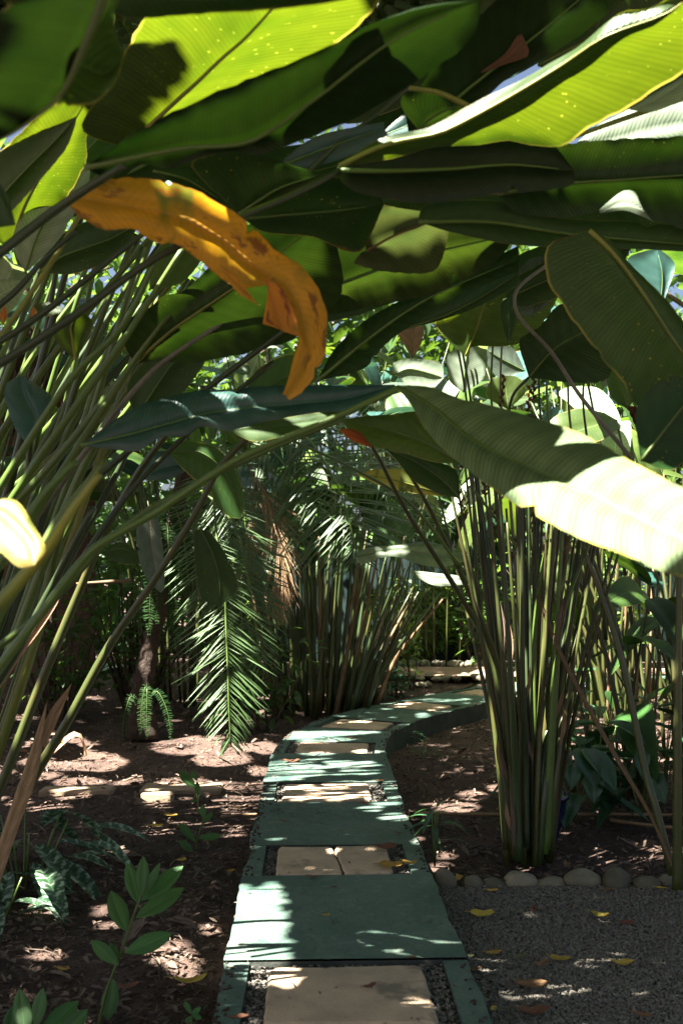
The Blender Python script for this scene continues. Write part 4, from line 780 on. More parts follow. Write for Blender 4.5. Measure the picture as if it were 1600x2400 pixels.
hero(rc, 'olive', 6.2, 0, -.8, [(1205, 1350), (1270, 1335), (1370, 1312)], [(1205, 1345), (1250, 1303), (1350, 1298), (1370, 1310)], [(1205, 1380), (1262, 1370), (1330, 1358), (1370, 1318)], bow=.1, label='dappled yellow green leaf among the stalks', lit=[(1290, 1310), (1350, 1303), (1330, 1350), (1280, 1355)])
hero(rc, 'blue', 5.9, 0, 0, [(1262, 1532), (1270, 1490), (1268, 1448)], [(1262, 1532), (1250, 1500), (1250, 1455), (1268, 1448)], [(1262, 1532), (1288, 1510), (1288, 1465), (1268, 1448)], n=14)
for k in range(22):                                   # rust flower spikes and dry bracts in the crown of the clump
    px = R.uniform(1070, 1330); py = R.uniform(1070, 1330); Y = 5.2 + R.uniform(-.2, .4)
    m_ = MB(); L = R.uniform(40, 110); lean = R.uniform(-.35, .35)
    for j in range(int(L / 9)):
        y = py - j * 9; x = px + lean * j * 9; sg = 1 if j % 2 else -1
        c = W(x, y, Y); d = np.array([[sg * .55 + lean, R.uniform(-.4, .4), .8]])
        V, q, t, U = leaf_batch([c], d, [[0, -1, .3]], R.uniform(.03, .05), .012, -.2, .3)
        m_.add(V, list(map(tuple, q)) + list(map(tuple, t)), U)
    m_.build('flower_spike', M['bract'], rc)

for k in range(16):                                                   # dry husks clinging to the stalks and collapsed round the base
    px = R.uniform(1165, 1310); py = R.uniform(1500, 2020); l = R.uniform(60, 170); dx = (px - 1240) * R.uniform(.1, .5) + R.uniform(-14, 14); w = R.uniform(4, 9); Yk = 4.98 + R.uniform(-.08, .1)
    P2 = [(px, py), (px + dx * .4 + R.uniform(-8, 8), py - l * .5), (px + dx, py - l)]
    hero(rc, R.choice(['straw', 'straw', 'litter']), Yk, 0, 0, P2, [P2[0], (P2[1][0] - w, P2[1][1]), P2[2]], [P2[0], (P2[1][0] + w, P2[1][1]), P2[2]], bow=.5, wave=.1, rib=False, n=14, m=3, name='dry_sheath')
# ------------------------------------------------------------------ generic clumps of broad leaves
def local_leaf(L, Wd, droop, seed, side=.0):
    """leaf mesh along +X from the origin, upper side +Z"""
    rr = random.Random(seed); n = 20
    s = np.linspace(0, 1, n); Mx = np.stack([L * (s - .10 * droop * s**2), np.zeros(n), L * (.10 * s - droop * s**2)], 1)
    w = Wd * .5 * np.clip(np.sin(np.pi * np.clip(s, 0, 1) ** .72), 0, 1) ** .62 * (1 + .05 * np.sin(5 * s + seed)); w[0] = w[-1] = 0
    up = .25 * w * rr.uniform(-.2, .9)
    A = Mx + np.stack([np.zeros(n), w, up], 1); B = Mx + np.stack([np.zeros(n), -w * rr.uniform(.9, 1.05), up * rr.uniform(.3, 1)], 1)
    V, Fc, U, N = leaf_grid(Mx, A, B, 4, .06, rr.uniform(.0, .035), rr.uniform(0, 6), 9 / max(.3, L))
    me = bpy.data.meshes.new('leaf'); me.from_pydata(V.tolist(), [], Fc); lay = me.uv_layers.new(name='UVMap')
    li = np.empty(len(me.loops), int); me.loops.foreach_get('vertex_index', li); lay.data.foreach_set('uv', U[li].ravel())
    me.polygons.foreach_set('use_smooth', np.ones(len(me.polygons), bool)); me.update(); return me
PROTO = {}
def leafmesh(mat, v):
    if (mat, v) not in PROTO:
        me = local_leaf(1.0, [.42, .36, .48, .40, .33][v], [.25, .45, .15, .7, .35][v], 3 + v); me.materials.append(M[mat]); PROTO[(mat, v)] = me
    return PROTO[(mat, v)]
def clump(loc, label, nst, hgt, disc, lean, leafL, mats, stem_mat='culm', r=(.018, .007), leaf_share=1., tilt=(.0, .9), face=None, name='calathea_clump', cat='plant', extra=0):
    loc = Vector(loc); root = empty(name, loc, label, cat, 'broad leaved clumps' if name == 'calathea_clump' else None)
    for i in range(nst):
        a = R.uniform(0, 2 * math.pi); q = math.sqrt(R.random())
        b = Vector((math.cos(a) * disc[0] * q, math.sin(a) * disc[1] * q, 0))
        h = R.uniform(*hgt); ln = lean * (q * .8 + .2) * R.uniform(.6, 1.3)
        o = Vector((math.cos(a), math.sin(a), 0))
        p1 = b + o * ln * h * .25 + Vector((0, 0, h * .5)); p2 = b + o * ln * h * .8 + Vector((R.uniform(-.05, .05) * h, 0, h))
        mb = MB(); tube(mb, [loc + b, loc + p1, loc + p2], (r[0] * R.uniform(.8, 1.2), r[1]), 6, 9); mb.build('stem', M[stem_mat if R.random() > .06 else 'sheath'], root)
        if R.random() > leaf_share: continue
        me = leafmesh(R.choice(mats), R.randrange(5)); lf = bpy.data.objects.new('leaf', me); COL.objects.link(lf); lf.parent = root
        d = (p2 - p1).normalized(); yaw = math.atan2(d.y, d.x) + R.uniform(-.7, .7) if face is None else R.uniform(*face)
        pitch = R.uniform(*tilt)
        lf.location = p2; lf.rotation_euler = Matrix.Rotation(yaw, 3, 'Z').to_quaternion().to_matrix().to_euler()
        lf.rotation_euler = (Matrix.Rotation(yaw, 3, 'Z') @ Matrix.Rotation(-pitch, 3, 'Y') @ Matrix.Rotation(R.uniform(-.9, .9), 3, 'X')).to_euler()
        s = R.uniform(*leafL); lf.scale = (s, s, s)
    return root

# middle clump beyond the path's bend
mc = empty('calathea_clump', tuple(G(760, 1640, -.1)), 'dense fan of dark stalks in the middle beyond the bend, reddish at the base', 'plant', 'broad leaved clumps')
for k in range(58):
    t = (k + R.random()) / 58; bx = 640 + 235 * t + R.uniform(-8, 8); Y0 = R.uniform(10.2, 11.2); by = HZ + (EYE + .1) * F / Y0
    tx = bx + (t - .38) * 190 + R.uniform(-35, 35) + (60 * max(0, t - .7) * R.random() * 3); ty = R.uniform(1230, 1340) + 90 * max(0, t - .6) * 2
    stalk(mc, [(bx, by, Y0), (bx + (tx - bx) * .3, by - 120, Y0), (tx, ty, Y0 + R.uniform(-.4, .2))], (R.uniform(.022, .032), .018, .009), R.choice(['culm', 'stemd', 'stemd', 'culm', 'culm', 'stemd', 'sheath']), sides=6, n=8)
for k in range(26):
    me = leafmesh(R.choice(['deep', 'dark', 'mid']), R.randrange(5)); lf = bpy.data.objects.new('leaf', me); COL.objects.link(lf); lf.parent = mc
    p = W(R.uniform(600, 900), R.uniform(1080, 1250), R.uniform(10.4, 11.4)) - Vector(mc.location); lf.location = p
    lf.rotation_euler = (R.uniform(-.8, .8), R.uniform(-.8, .9), R.uniform(0, 6.28)); s = R.uniform(.6, 1.0); lf.scale = (s, s, s)

# clumps on the right and at the back
clump((2.35, 6.6, -.12), 'dense thin stalk clump at the right edge behind the rightmost stalk', 13, (1.7, 2.6), (.55, .6), .55, (.5, .8), ['mid', 'deep', 'olive'], r=(.02, .009), leaf_share=.35, tilt=(-.2, .9))
clump((1.95, 6.9, -.12), 'low broad leaves crowding behind the tall stalk clump on its right', 16, (.5, 1.5), (.5, .4), .5, (.4, .65), ['deep', 'mid', 'dark', 'blue'], r=(.012, .006), tilt=(-.6, .8))
clump((2.9, 7.6, -.12), 'low broad leaves between thin stalks at the right edge', 16, (.6, 1.7), (.6, .4), .5, (.4, .7), ['deep', 'mid', 'dark'], r=(.012, .006), tilt=(-.6, .8))
clump((3.1, 8.6, -.12), 'stalk clump with pleated leaves far right under the bent grey stalk', 24, (1.9, 3.2), (.8, .6), .42, (.6, .95), ['mid', 'pale', 'olive', 'grey'], r=(.02, .009), leaf_share=.75, tilt=(-.9, 1.0))
clump((2.25, 9.6, -.12), 'bright pleated leaves on thin stalks behind the right hand clump', 26, (2.2, 3.5), (.7, .5), .22, (.6, .9), ['pale', 'olive', 'mid', 'grey'], r=(.018, .008), leaf_share=.9, tilt=(-1.1, .9))
clump((1.5, 15.6, -.1), 'far pale leaved clump above the end of the path', 22, (3.0, 4.8), (.9, .4), .22, (.8, 1.15), ['pale', 'grey', 'blue', 'olive'], r=(.012, .007), leaf_share=1, tilt=(-1.0, .7))
clump((3.4, 11.8, -.1), 'far broad leaved clump at right, sunlit above the thin stalks', 46, (2.2, 4.4), (1.0, .6), .25, (.7, 1.1), ['pale', 'olive', 'mid', 'blue'], r=(.02, .008), leaf_share=1, tilt=(-1.0, .9))
clump((5.0, 10.5, -.1), 'bluish leaved clump farthest right behind the drooping dark leaf', 40, (2.2, 5.0), (.9, .6), .25, (.8, 1.2), ['blue', 'pale', 'mid'], r=(.02, .008), leaf_share=1, tilt=(-1.0, .9))
clump((-4.1, 9.0, -.1), 'sunlit leafy clump at far left behind the slanting stalks', 44, (1.5, 3.6), (.8, .6), .35, (.6, 1.0), ['mid', 'olive', 'pale', 'deep'], r=(.018, .008), leaf_share=.8, tilt=(-.6, 1.0))
clump((-1.7, 11.6, -.1), 'shaded leafy clump left of the palm behind the slanting stalks', 34, (2.2, 3.8), (.7, .5), .3, (.6, .95), ['deep', 'mid', 'blue'], r=(.016, .008), leaf_share=.9, tilt=(-.6, 1.0))
clump((-4.6, 10.5, -.1), 'tall pale clump in the far left corner', 40, (2.5, 5.0), (1.0, .8), .3, (.7, 1.1), ['pale', 'blue', 'mid'], r=(.018, .008), leaf_share=1, tilt=(-.8, .9))
clump((-.4, 14.2, -.1), 'tall distant clump above the middle stalks and palm', 40, (2.6, 5.2), (1.3, .7), .25, (.8, 1.1), ['mid', 'deep', 'blue', 'pale'], r=(.018, .008), leaf_share=1, tilt=(-.9, .9))
# the few pleated leaves one can tell apart behind, on a clump of their own
bk = empty('calathea_clump', (2.1, 7.2, -.12), 'pleated backlit leaves and rust flower spikes left of the bent grey stalk', 'plant', 'broad leaved clumps')
hero(bk, 'lime', 6.2, 0, .8, [(1090, 835), (1115, 770), (1140, 700), (1200, 660)], [(1090, 835), (1040, 790), (1019, 752), (1070, 730), (1130, 690), (1200, 660)], [(1090, 835), (1100, 812), (1177, 812), (1238, 796), (1290, 730), (1300, 680), (1200, 660)], label='large yellow green pleated leaf, half in shade', lit=[(1100, 812), (1177, 812), (1238, 796), (1300, 690), (1200, 730), (1110, 790), (1030, 760)])
hero(bk, 'grey', 3.7, 0, .0, [(1250, 740), (1258, 690), (1262, 640), (1265, 600)], [(1250, 740), (1218, 735), (1208, 650), (1235, 610), (1265, 600)], [(1250, 740), (1288, 705), (1296, 640), (1290, 610), (1265, 600)], label='grey ribbed leaf hanging by the bent stalk')
hero(bk, 'deep', 3.6, 0, 0, [(1192, 806), (1192, 755), (1190, 710), (1196, 690)], [(1192, 806), (1178, 765), (1173, 715), (1196, 690)], [(1192, 806), (1206, 760), (1208, 715), (1196, 690)])
hero(bk, 'pale', 7, 0, 0, [(1085, 920), (1090, 850), (1100, 800)], [(1085, 920), (1052, 890), (1050, 830), (1100, 800)], [(1085, 920), (1130, 890), (1140, 830), (1100, 800)], lit=[(1050, 830), (1140, 830), (1120, 900), (1060, 900)])
hero(bk, 'olive', 7.2, 0, 0, [(1190, 960), (1185, 910), (1180, 880)], [(1190, 960), (1140, 930), (1150, 890), (1180, 880)], [(1190, 960), (1230, 920), (1215, 885), (1180, 880)], lit=[(1140, 890), (1230, 890), (1200, 950)])
hero(bk, 'grey', 7.4, 0, 0, [(1230, 870), (1180, 845), (1140, 820)], [(1230, 870), (1200, 815), (1150, 808), (1140, 820)], [(1230, 870), (1170, 885), (1140, 850), (1140, 820)])
hero(bk, 'pale', 8, 0, 0, [(920, 880), (960, 865), (1040, 885)], [(920, 850), (960, 840), (1030, 850), (1040, 885)], [(920, 870), (950, 900), (1010, 910), (1040, 885)])
hero(bk, 'straw', 7, 0, 0, [(965, 840), (965, 790), (968, 760)], [(965, 840), (935, 790), (925, 770), (968, 760)], [(965, 840), (985, 810), (992, 770), (968, 760)])
hero(bk, 'mid', 6.4, -.1, .3, [(1470, 960), (1450, 900), (1430, 860)], [(1470, 960), (1430, 930), (1420, 880), (1430, 860)], [(1470, 960), (1490, 920), (1460, 870), (1430, 860)])
hero(bk, 'blue', 7.5, 0, 0, [(1545, 720), (1550, 650), (1540, 590)], [(1545, 740), (1520, 700), (1470, 610), (1540, 580)], [(1545, 740), (1560, 690), (1580, 620), (1540, 580)], lit=[(1470, 600), (1580, 600), (1560, 700), (1520, 700)])
for x0, x1 in [(1062, 1090), (1070, 1100), (1158, 1150), (1178, 1172), (1270, 1262), (1290, 1280), (1340, 1330), (1390, 1365)]:
    stalk(bk, [(x1 + R.uniform(20, 60), 1500, 7.0), (x1 + 15, 1080, 6.9), (x1, 920, 6.9), (x0, 740 + R.uniform(0, 80), 6.9)], (.016, .010, .007), R.choice(['stem', 'stemd', 'greystalk']), sides=6)
def spike(parent, x0, y0, x1, y1, Y, w, mat='bract'):
    m_ = MB(); k = max(5, int(math.hypot(x1 - x0, y1 - y0) / 8)); tube(m_, [W(x0, y0, Y), W(x1, y1, Y)], (.004, .003), 5, 5)
    for j in range(k):
        t = j / k; c = W(x0 + (x1 - x0) * t, y0 + (y1 - y0) * t, Y); ax = (W(x1, y1, Y) - W(x0, y0, Y)).normalized(); sg = 1 if j % 2 else -1
        for dy in (-.5, .5):
            V, q, tt, U = leaf_batch([c], [[ax.x + sg * .5, dy, ax.z]], [[0, -1, .2]], w * 2.2, w * 1.3, -.25, .35); m_.add(V, list(map(tuple, q)) + list(map(tuple, tt)), U)
    return m_.build('flower_spike', M[mat], parent)
spike(bk, 1172, 955, 1180, 880, 6.9, .018); spike(bk, 1236, 968, 1240, 905, 6.9, .018); spike(bk, 1248, 945, 1250, 885, 6.9, .018); spike(bk, 1535, 1080, 1485, 965, 5.2, .03); spike(bk, 1420, 1440, 1416, 1500, 7.4, .014)

# ------------------------------------------------------------------ palm with drooping fronds
def frond(parent, P, nl, Lf, ang, facing, mat='frond', width=.016, droop=.25, rach=(.012, .004), start=.08, name='frond', label=None, endlen=.25, jitter=.10):
    C = catmull(P, nl); T = np.gradient(C, axis=0); T /= np.linalg.norm(T, axis=1)[:, None]
    Nf = np.array(facing, float)
    pos = []; dr = []; nr = []; Ls = []
    for i in range(nl):
        t = i / (nl - 1)
        if t < start: continue
        S = np.cross(T[i], Nf); S /= np.linalg.norm(S)
        l = Lf * (min(1, .55 + (t - start) * 2.5)) * (1 - (1 - endlen) * max(0, (t - .55) / .45) ** 1.6)
        a = ang[0] + (ang[1] - ang[0]) * t
        for sg in (-1, 1):
            if mat == 'frond' and i % 3 and R.random() < .08: continue
            d = S * sg * math.cos(a) + T[i] * math.sin(a) + RN.normal(0, jitter, 3)
            pos.append(C[i] + RN.normal(0, .002, 3)); dr.append(d); nr.append(Nf + S * sg * .35 + RN.normal(0, .15, 3)); Ls.append(l * R.uniform(.88, 1.08))
    V, q, t, U = leaf_batch(pos, dr, nr, np.array(Ls), width, np.array([droop * R.uniform(.5, 1.5) for _ in pos]), .18)
    o = big_mesh(name, V, q, t, U, M[mat], parent)
    r = MB(); tube(r, C, rach, 6, 24); r.build('rachis', M['stem' if mat != 'straw' else 'sheath'], o)
    if label: o['label'] = label
    return o
palm = empty('palm_tree', tuple(G(335, 1720, -.1)), 'small palm with dark rough trunk and feathery fronds drooping beside the path', 'palm')
tb = W(345, 1690, 9.1)
m_ = MB(); Pn = catmull([W(335, 1730, 9.1), W(332, 1640, 9.1), W(340, 1580, 9.1), W(357, 1498, 9.1), W(383, 1383, 9.1), W(400, 1250, 9.1), W(430, 1130, 9.0), W(470, 1060, 8.9)], 60)
tube(m_, Pn, (.15, .10, .076, .07, .068, .066, .06), 14, 60)
V = m_.v[0]
for i in range(len(V)):
    p = Vector(V[i]); c = Vector(Pn[min(59, i // 14)]); d = p - c
    V[i] = c + d * (1 + .22 * noise.noise(p * 16) + .12 * math.sin(p.z * 95))
m_.build('trunk', M['bark'], palm)
frond(palm, [W(497, 1060, 7.6), W(501, 1161, 7.4), W(509, 1268, 7.25), W(526, 1383, 7.15), W(530, 1478, 7.1), W(534, 1574, 7.05), W(536, 1650, 7.0), W(541, 1745, 7.0)], 112, .50, (.25, .85), (.08, -1, .35), label='long frond hanging straight down, its lower half sunlit', width=.012, droop=.18)
frond(palm, [W(640, 1010, 8.9), W(717, 1025, 8.8), W(774, 1105, 8.7), W(805, 1174, 8.6), W(820, 1228, 8.5), W(838, 1310, 8.5)], 76, .85, (.2, .6), (-.1, -1, .5), label='frond arching down over the middle stalks', width=.019, droop=.2)
frond(palm, [W(600, 1000, 9.6), W(800, 1010, 9.6), W(930, 1080, 9.5), W(985, 1180, 9.4), W(1000, 1280, 9.4)], 60, .65, (.3, .7), (0, -1, .5), width=.02)
frond(palm, [W(560, 1030, 9.4), W(640, 1060, 9.3), W(690, 1140, 9.3), W(700, 1260, 9.2)], 50, .6, (.3, .8), (.1, -1, .3), width=.02)
frond(palm, [W(520, 1050, 9.2), W(560, 1110, 9.2), W(575, 1230, 9.1), W(580, 1400, 9.1)], 54, .6, (.4, .9), (0, -1, .3), width=.018)
frond(palm, [W(470, 1150, 7.9), W(520, 1190, 7.8), W(560, 1260, 7.7), W(590, 1400, 7.6), W(610, 1560, 7.6)], 56, .42, (.3, .8), (.3, -1, .2), width=.015)
for bx, by, tx, ty, Y in [(600, 1120, 668, 1400, 9.0), (610, 1180, 655, 1440, 9.05), (585, 1080, 600, 1330, 9.4)]:
    frond(palm, [W(bx, by, Y), W((bx + tx) / 2 + 12, (by + ty) / 2 - 40, Y), W(tx, ty, Y)], 44, .45, (1.15, 1.45), (0, -1, 0), mat='straw', width=.012, droop=.05, name='dead_frond', label='dry pinkish frond hanging in strands', jitter=.12)
gap_at([(480, 1540), (545, 1500), (640, 1560), (620, 1680), (590, 1800), (490, 1790), (460, 1640)], 7.05)
gap_at([(760, 1190), (820, 1210), (810, 1290), (740, 1290)], 8.5); gap_at([(650, 1260), (680, 1260), (690, 1400), (660, 1400)], 9.0); gap_at([(690, 1180), (740, 1180), (730, 1210), (690, 1210)], 8.6)
# ferns
fern = empty('fern', tuple(W(350, 1650, 8.85)), 'small green ferns growing from the foot of the palm trunk', 'fern')
for a in range(4):
    th = R.uniform(-2.9, .6) - .3; l = R.uniform(.16, .3); c = W(355 + R.uniform(-30, 30), 1650 + R.uniform(-20, 30), 8.8); d = Vector((math.cos(th), -.6, 0)) * l
    frond(fern, [c, c + d * .5 + Vector((0, 0, .12)), c + d * .9 + Vector((0, 0, -.05)), c + d * 1.05 + Vector((0, 0, -.3))], 34, .05, (.1, .3), (0, -.6, .8), mat='fern', width=.011, droop=.1, rach=(.004, .001), endlen=.2)
fern2 = empty('fern', tuple(W(392, 1330, 8.9)), 'fern hanging down the palm trunk beside the folded leaf', 'fern')
for a in range(7):
    c = W(385 + R.uniform(-6, 14), 1290 + R.uniform(-100, 90), 8.9); x = R.uniform(-.1, .3)
    frond(fern2, [c, c + Vector((x * .6, -.15, .02)), c + Vector((x, -.2, -.3)), c + Vector((x * 1.1, -.2, -.65))], 36, .085, (.1, .3), (0, -1, .2), mat='fern', width=.017, droop=.1, rach=(.004, .001), endlen=.2)

# ------------------------------------------------------------------ shrubs and small plants
def shrub(loc, label, h, spread, nst, nl, leaf, mat, aspect=.4, up=.2, name='shrub', cat='shrub', group=None, low=.15):
    loc = Vector(loc); root = empty(name, loc, label, cat, group)
    tips = []; m_ = MB()
    for i in range(nst):
        a = R.uniform(0, 6.28); b = Vector((math.cos(a), math.sin(a), 0)) * spread * .15; e = Vector((math.cos(a) * spread * R.uniform(.3, 1), math.sin(a) * spread * R.uniform(.3, 1) * .7, h * R.uniform(.65, 1)))
        mid = b.lerp(e, .5) + Vector((R.uniform(-.1, .1), R.uniform(-.1, .1), .12)) * h * .6
        tube(m_, [loc + b, loc + mid, loc + e], (.007 + .006 * h, .003), 5, 8); tips += [(b, mid, e)]
    m_.build('branches', M['twig'], root)
    pos = []; dr = []
    for k in range(nl):
        b, mid, e = R.choice(tips); t = R.uniform(low, 1.05); p = (1 - t) ** 2 * b + 2 * t * (1 - t) * mid + t * t * e
        d = Vector((R.gauss(0, 1), R.gauss(0, 1), R.gauss(up, .5))).normalized(); pos.append(tuple(loc + p + d * leaf * R.uniform(.1, .9))); dr.append(tuple(d))
    nr = np.array([[0, 0, 1.]] * nl) + RN.normal(0, .45, (nl, 3)); L = leaf * RN.uniform(.6, 1.25, nl)
    V, q, t, U = leaf_batch(pos, dr, nr, L, L * aspect, RN.uniform(.05, .5, nl))
    big_mesh('foliage', V, q, t, U, M[mat], root); return root
shrub(G(900, 1588, -.1) + Vector((.3, 1.6, 0)), 'light green long leaved shrub behind the path bend', 1.35, .55, 12, 420, .24, 'shrubl', .26, -.1)
shrub(G(1010, 1560, -.1) + Vector((0, .6, 0)), 'light green shrub right of the bend, before the dark fence', 1.55, .6, 12, 460, .24, 'shrubl', .28, -.1)
shrub(G(1080, 1545, -.1), 'yellowish small shrub near the far kerb stones', .9, .5, 9, 220, .16, 'shrubl', .4)
shrub(G(965, 1618, -.1), 'thin yellow green sapling beside the path bend', .85, .22, 3, 60, .12, 'shrubl', .4)
shrub(G(880, 1640, -.1), 'low grassy tuft at foot of the middle stalks', .32, .28, 10, 120, .2, 'under', .12, .8, 'grass_tuft', 'plant')
shrub(G(930, 1650, -.1) + Vector((.0, .5, 0)), 'low leafy weeds beside the bend of the path', .35, .35, 10, 160, .12, 'under', .25, .5, 'low_plant', 'plant')
shrub((-2.2, 10.8, -.1), 'dark many stemmed shrub at left behind the slanting stalks', 2.2, .9, 22, 620, .13, 'shrub', .5)
shrub((-2.9, 10.2, -.1), 'open leafy shrub at far left by the stone ledge', 1.5, .9, 14, 520, .12, 'shrub', .5)
shrub((-1.15, 11.2, -.1), 'feathery bright undergrowth shrub between trunk and middle stalks', 1.7, .6, 14, 620, .12, 'shrubl', .35)
shrub((-.75, 9.6, -.1), 'low bright leafed shrub under the hanging frond', .9, .5, 10, 300, .12, 'shrub', .45)
shrub((-3.6, 9.2, -.1), 'leafy shrub at the left edge of the picture in half shade', 1.3, .7, 12, 460, .14, 'shrub', .45)
shrub((-1.55, 13, -.1), 'tall dark shrub far behind the palm trunk', 2.8, 1.0, 16, 700, .16, 'shrub', .45)
shrub((3.3, 13.5, -.1), 'tall leafy shrub at the back right', 2.4, 1.2, 16, 700, .18, 'shrubl', .4)
shrub((2.2, 15.6, -.1), 'distant shrub before the dark fence', 1.8, 1.0, 12, 500, .18, 'shrub', .4)
shrub((4.4, 8.0, -.1), 'sunlit small leaved shrub at the right edge', 3.1, .8, 14, 620, .13, 'shrubl', .5)

def rosette(loc, label, n, L, Wd, mat, stalk_l=.1, hgt=.25, tilt=(-.3, .7), name='broadleaf_plant', cat='plant', group=None, spread=.12, aspectv=None, stem=True):
    loc = Vector(loc); root = empty(name, loc, label, cat, group)
    for i in range(n):
        a = i * 2.4 + R.uniform(-.3, .3); z = hgt * R.uniform(.25, 1); sp = spread * R.uniform(.3, 1)
        e = Vector((math.cos(a) * sp, math.sin(a) * sp, z)); me_L = L * R.uniform(.75, 1.2); d = Vector((math.cos(a), math.sin(a), math.sin(R.uniform(*tilt)))).normalized()
        S = d.cross(Vector((0, 0, 1))).normalized(); U_ = S.cross(d); nn = 9; s = np.linspace(0, 1, nn); dp = R.uniform(.15, .5)
        C = np.array([loc + e + d * me_L * t - Vector((0, 0, 1)) * me_L * dp * t * t for t in s]); w = me_L * Wd * np.sin(np.pi * s ** .8) ** .8; w[0] = w[-1] = 0
        A = C + np.outer(w, np.array(S)) + np.outer(w * .3, np.array(U_)); B = C - np.outer(w, np.array(S)) + np.outer(w * .3, np.array(U_))
        V, Fc, UV, N = leaf_grid(C, A, B, 3, .06, .01, i); m_ = MB(); m_.add(V, Fc, UV); m_.build('leaf', M[mat], root)
    if stem:
        m_ = MB()
        for i in range(max(3, n // 4)):
            a = i * 2.4; tube(m_, [loc, loc + Vector((math.cos(a) * spread * .3, math.sin(a) * spread * .3, hgt * .5)), loc + Vector((math.cos(a) * spread * .6, math.sin(a) * spread * .6, hgt * .95))], (.006, .004), 5, 6)
        m_.build('stem', M['stem'], root)
    return root
ag = empty
rosette(W(55, 2010, 4.9) * 1 + Vector((0, 0, -.35)), 'silver striped dark green plant at lower left under the stalks', 46, .30, .17, 'varie', hgt=.55, spread=.36, tilt=(-.7, .25), name='variegated_plant')
rosette(W(-10, 2110, 4.5) + Vector((0, 0, -.2)), 'silver striped plant half cut off by the left edge', 14, .26, .15, 'varie', hgt=.32, spread=.2, name='variegated_plant')
for i, (px, py, Y, lb) in enumerate([(1305, 1690, 6.6, 'dark glossy broadleaf plant just right of the tall stalk clump'), (1390, 1740, 6.4, 'round leaved low plant with one sunlit leaf under the brown stalk'), (1345, 1800, 6.2, 'low glossy plant in front of the round leaved one'),
                                     (1460, 1690, 7.0, 'dark leafy plant between the two slanting right stalks'), (1550, 1720, 6.6, 'leafy plant at the right edge behind the rightmost stalk'), (1500, 1800, 6.3, 'low leafy plant near the right edge on the soil'), (1290, 1590, 7.8, 'taller glossy plant behind the tall stalk clump'), (1420, 1610, 8.0, 'glossy plant at back right in deep shade')]):
    g = W(px, py, Y); h = g.z + .12
    rosette((g.x, g.y, -.12), lb, 16, .27, .27 if i in (1, 2) else .2, 'under', hgt=max(.3, h + .15), spread=.25, tilt=(-.5, .5))
# dark spiky plant right of the path
rosette(G(1018, 2030, -.1), 'dark narrow leaved little plant at the path edge by the first border stone', 16, .19, .075, 'under', hgt=.30, spread=.03, tilt=(-.4, .5), name='small_plant')
for px, py, lb in [(955, 1735, 'grassy tuft against the shaded path side'), (1000, 1775, 'thin star shaped weed on soil right of the path')]:
    rosette(G(px, py, -.14), lb, 14, .16, .05, 'under', hgt=.08, spread=.05, tilt=(.0, .7), name='small_plant', stem=False)
# seedlings lower left
def seedling(label, stempts, leaves, Y, name='seedling'):
    base = W(*stempts[0], Y); root = empty(name, base, label, 'seedling')
    stalk(root, [(x, y, Y) for x, y in stempts], (.006, .003), 'seed' if False else 'stem')
    for bx, by, tx, ty, w in leaves:
        dx, dy = tx - bx, ty - by; l = math.hypot(dx, dy); nx, ny = -dy / l * w, dx / l * w; k = R.uniform(-.4, .4)
        f = lambda t, s: (bx + dx * t + nx * s, by + dy * t + ny * s)
        hero(root, 'seed', Y + R.uniform(-.04, .04), R.uniform(-.3, .3), R.uniform(-1.2, -.3), [f(0, 0), f(.5, .06 * k), f(1, 0)], [f(0, 0), f(.2, .62), f(.5, 1), f(.8, .7), f(1, 0)], [f(0, 0), f(.2, -.62), f(.5, -1), f(.8, -.7), f(1, 0)], bow=.1, n=14, m=4, rib=False)
    return root
c7 = lambda x, y: (x / 1.96, 1800 + y / 1.96)
def L7(*q): return [(*c7(a, b), *c7(c, d), w / 1.96) for a, b, c, d, w in q]
seedling('green seedling with paired oval leaves in the lower left', [c7(440, 1230), c7(500, 1000), c7(560, 840), c7(620, 660), c7(652, 580)],
         L7((640, 630, 585, 435, 36), (652, 590, 660, 402, 30), (655, 590, 738, 434, 20), (650, 610, 842, 450, 40), (622, 690, 848, 548, 42), (582, 752, 508, 562, 46), (545, 905, 420, 790, 36), (545, 910, 508, 800, 22), (572, 850, 792, 758, 44), (525, 970, 490, 1160, 40)), 3.4)
seedling('bright green seedling cut off by the bottom edge at left', [c7(150, 1330), c7(165, 1200), c7(170, 1160)], L7((120, 1260, 92, 1010, 44), (160, 1200, 200, 1008, 32), (185, 1230, 362, 1068, 46), (260, 1260, 405, 1105, 40), (40, 1300, 60, 1090, 40)), 3.15)
seedling('tiny seedling at bottom edge between the soil and the path', [c7(880, 1200), c7(880, 1140)], L7((880, 1130, 850, 1070, 14), (880, 1130, 925, 1100, 14), (880, 1135, 930, 1150, 14), (878, 1140, 850, 1170, 12)), 3.25)
seedling('thin upright sapling before the timber blocks', [c7(905, 320), c7(910, 160), c7(890, 60), c7(850, 10)], L7((900, 90, 820, 15, 22), (908, 60, 880, 10, 12), (912, 140, 905, 60, 14), (905, 150, 870, 150, 8)), 6.4)
seedling('faint dark sapling on the soil left of the path', [c7(885, 470), c7(900, 360), c7(935, 230), c7(940, 180)], L7((935, 230, 930, 170, 16), (925, 260, 980, 200, 14), (900, 340, 820, 250, 20), (910, 320, 1020, 310, 18), (890, 390, 820, 330, 18)), 5.6)

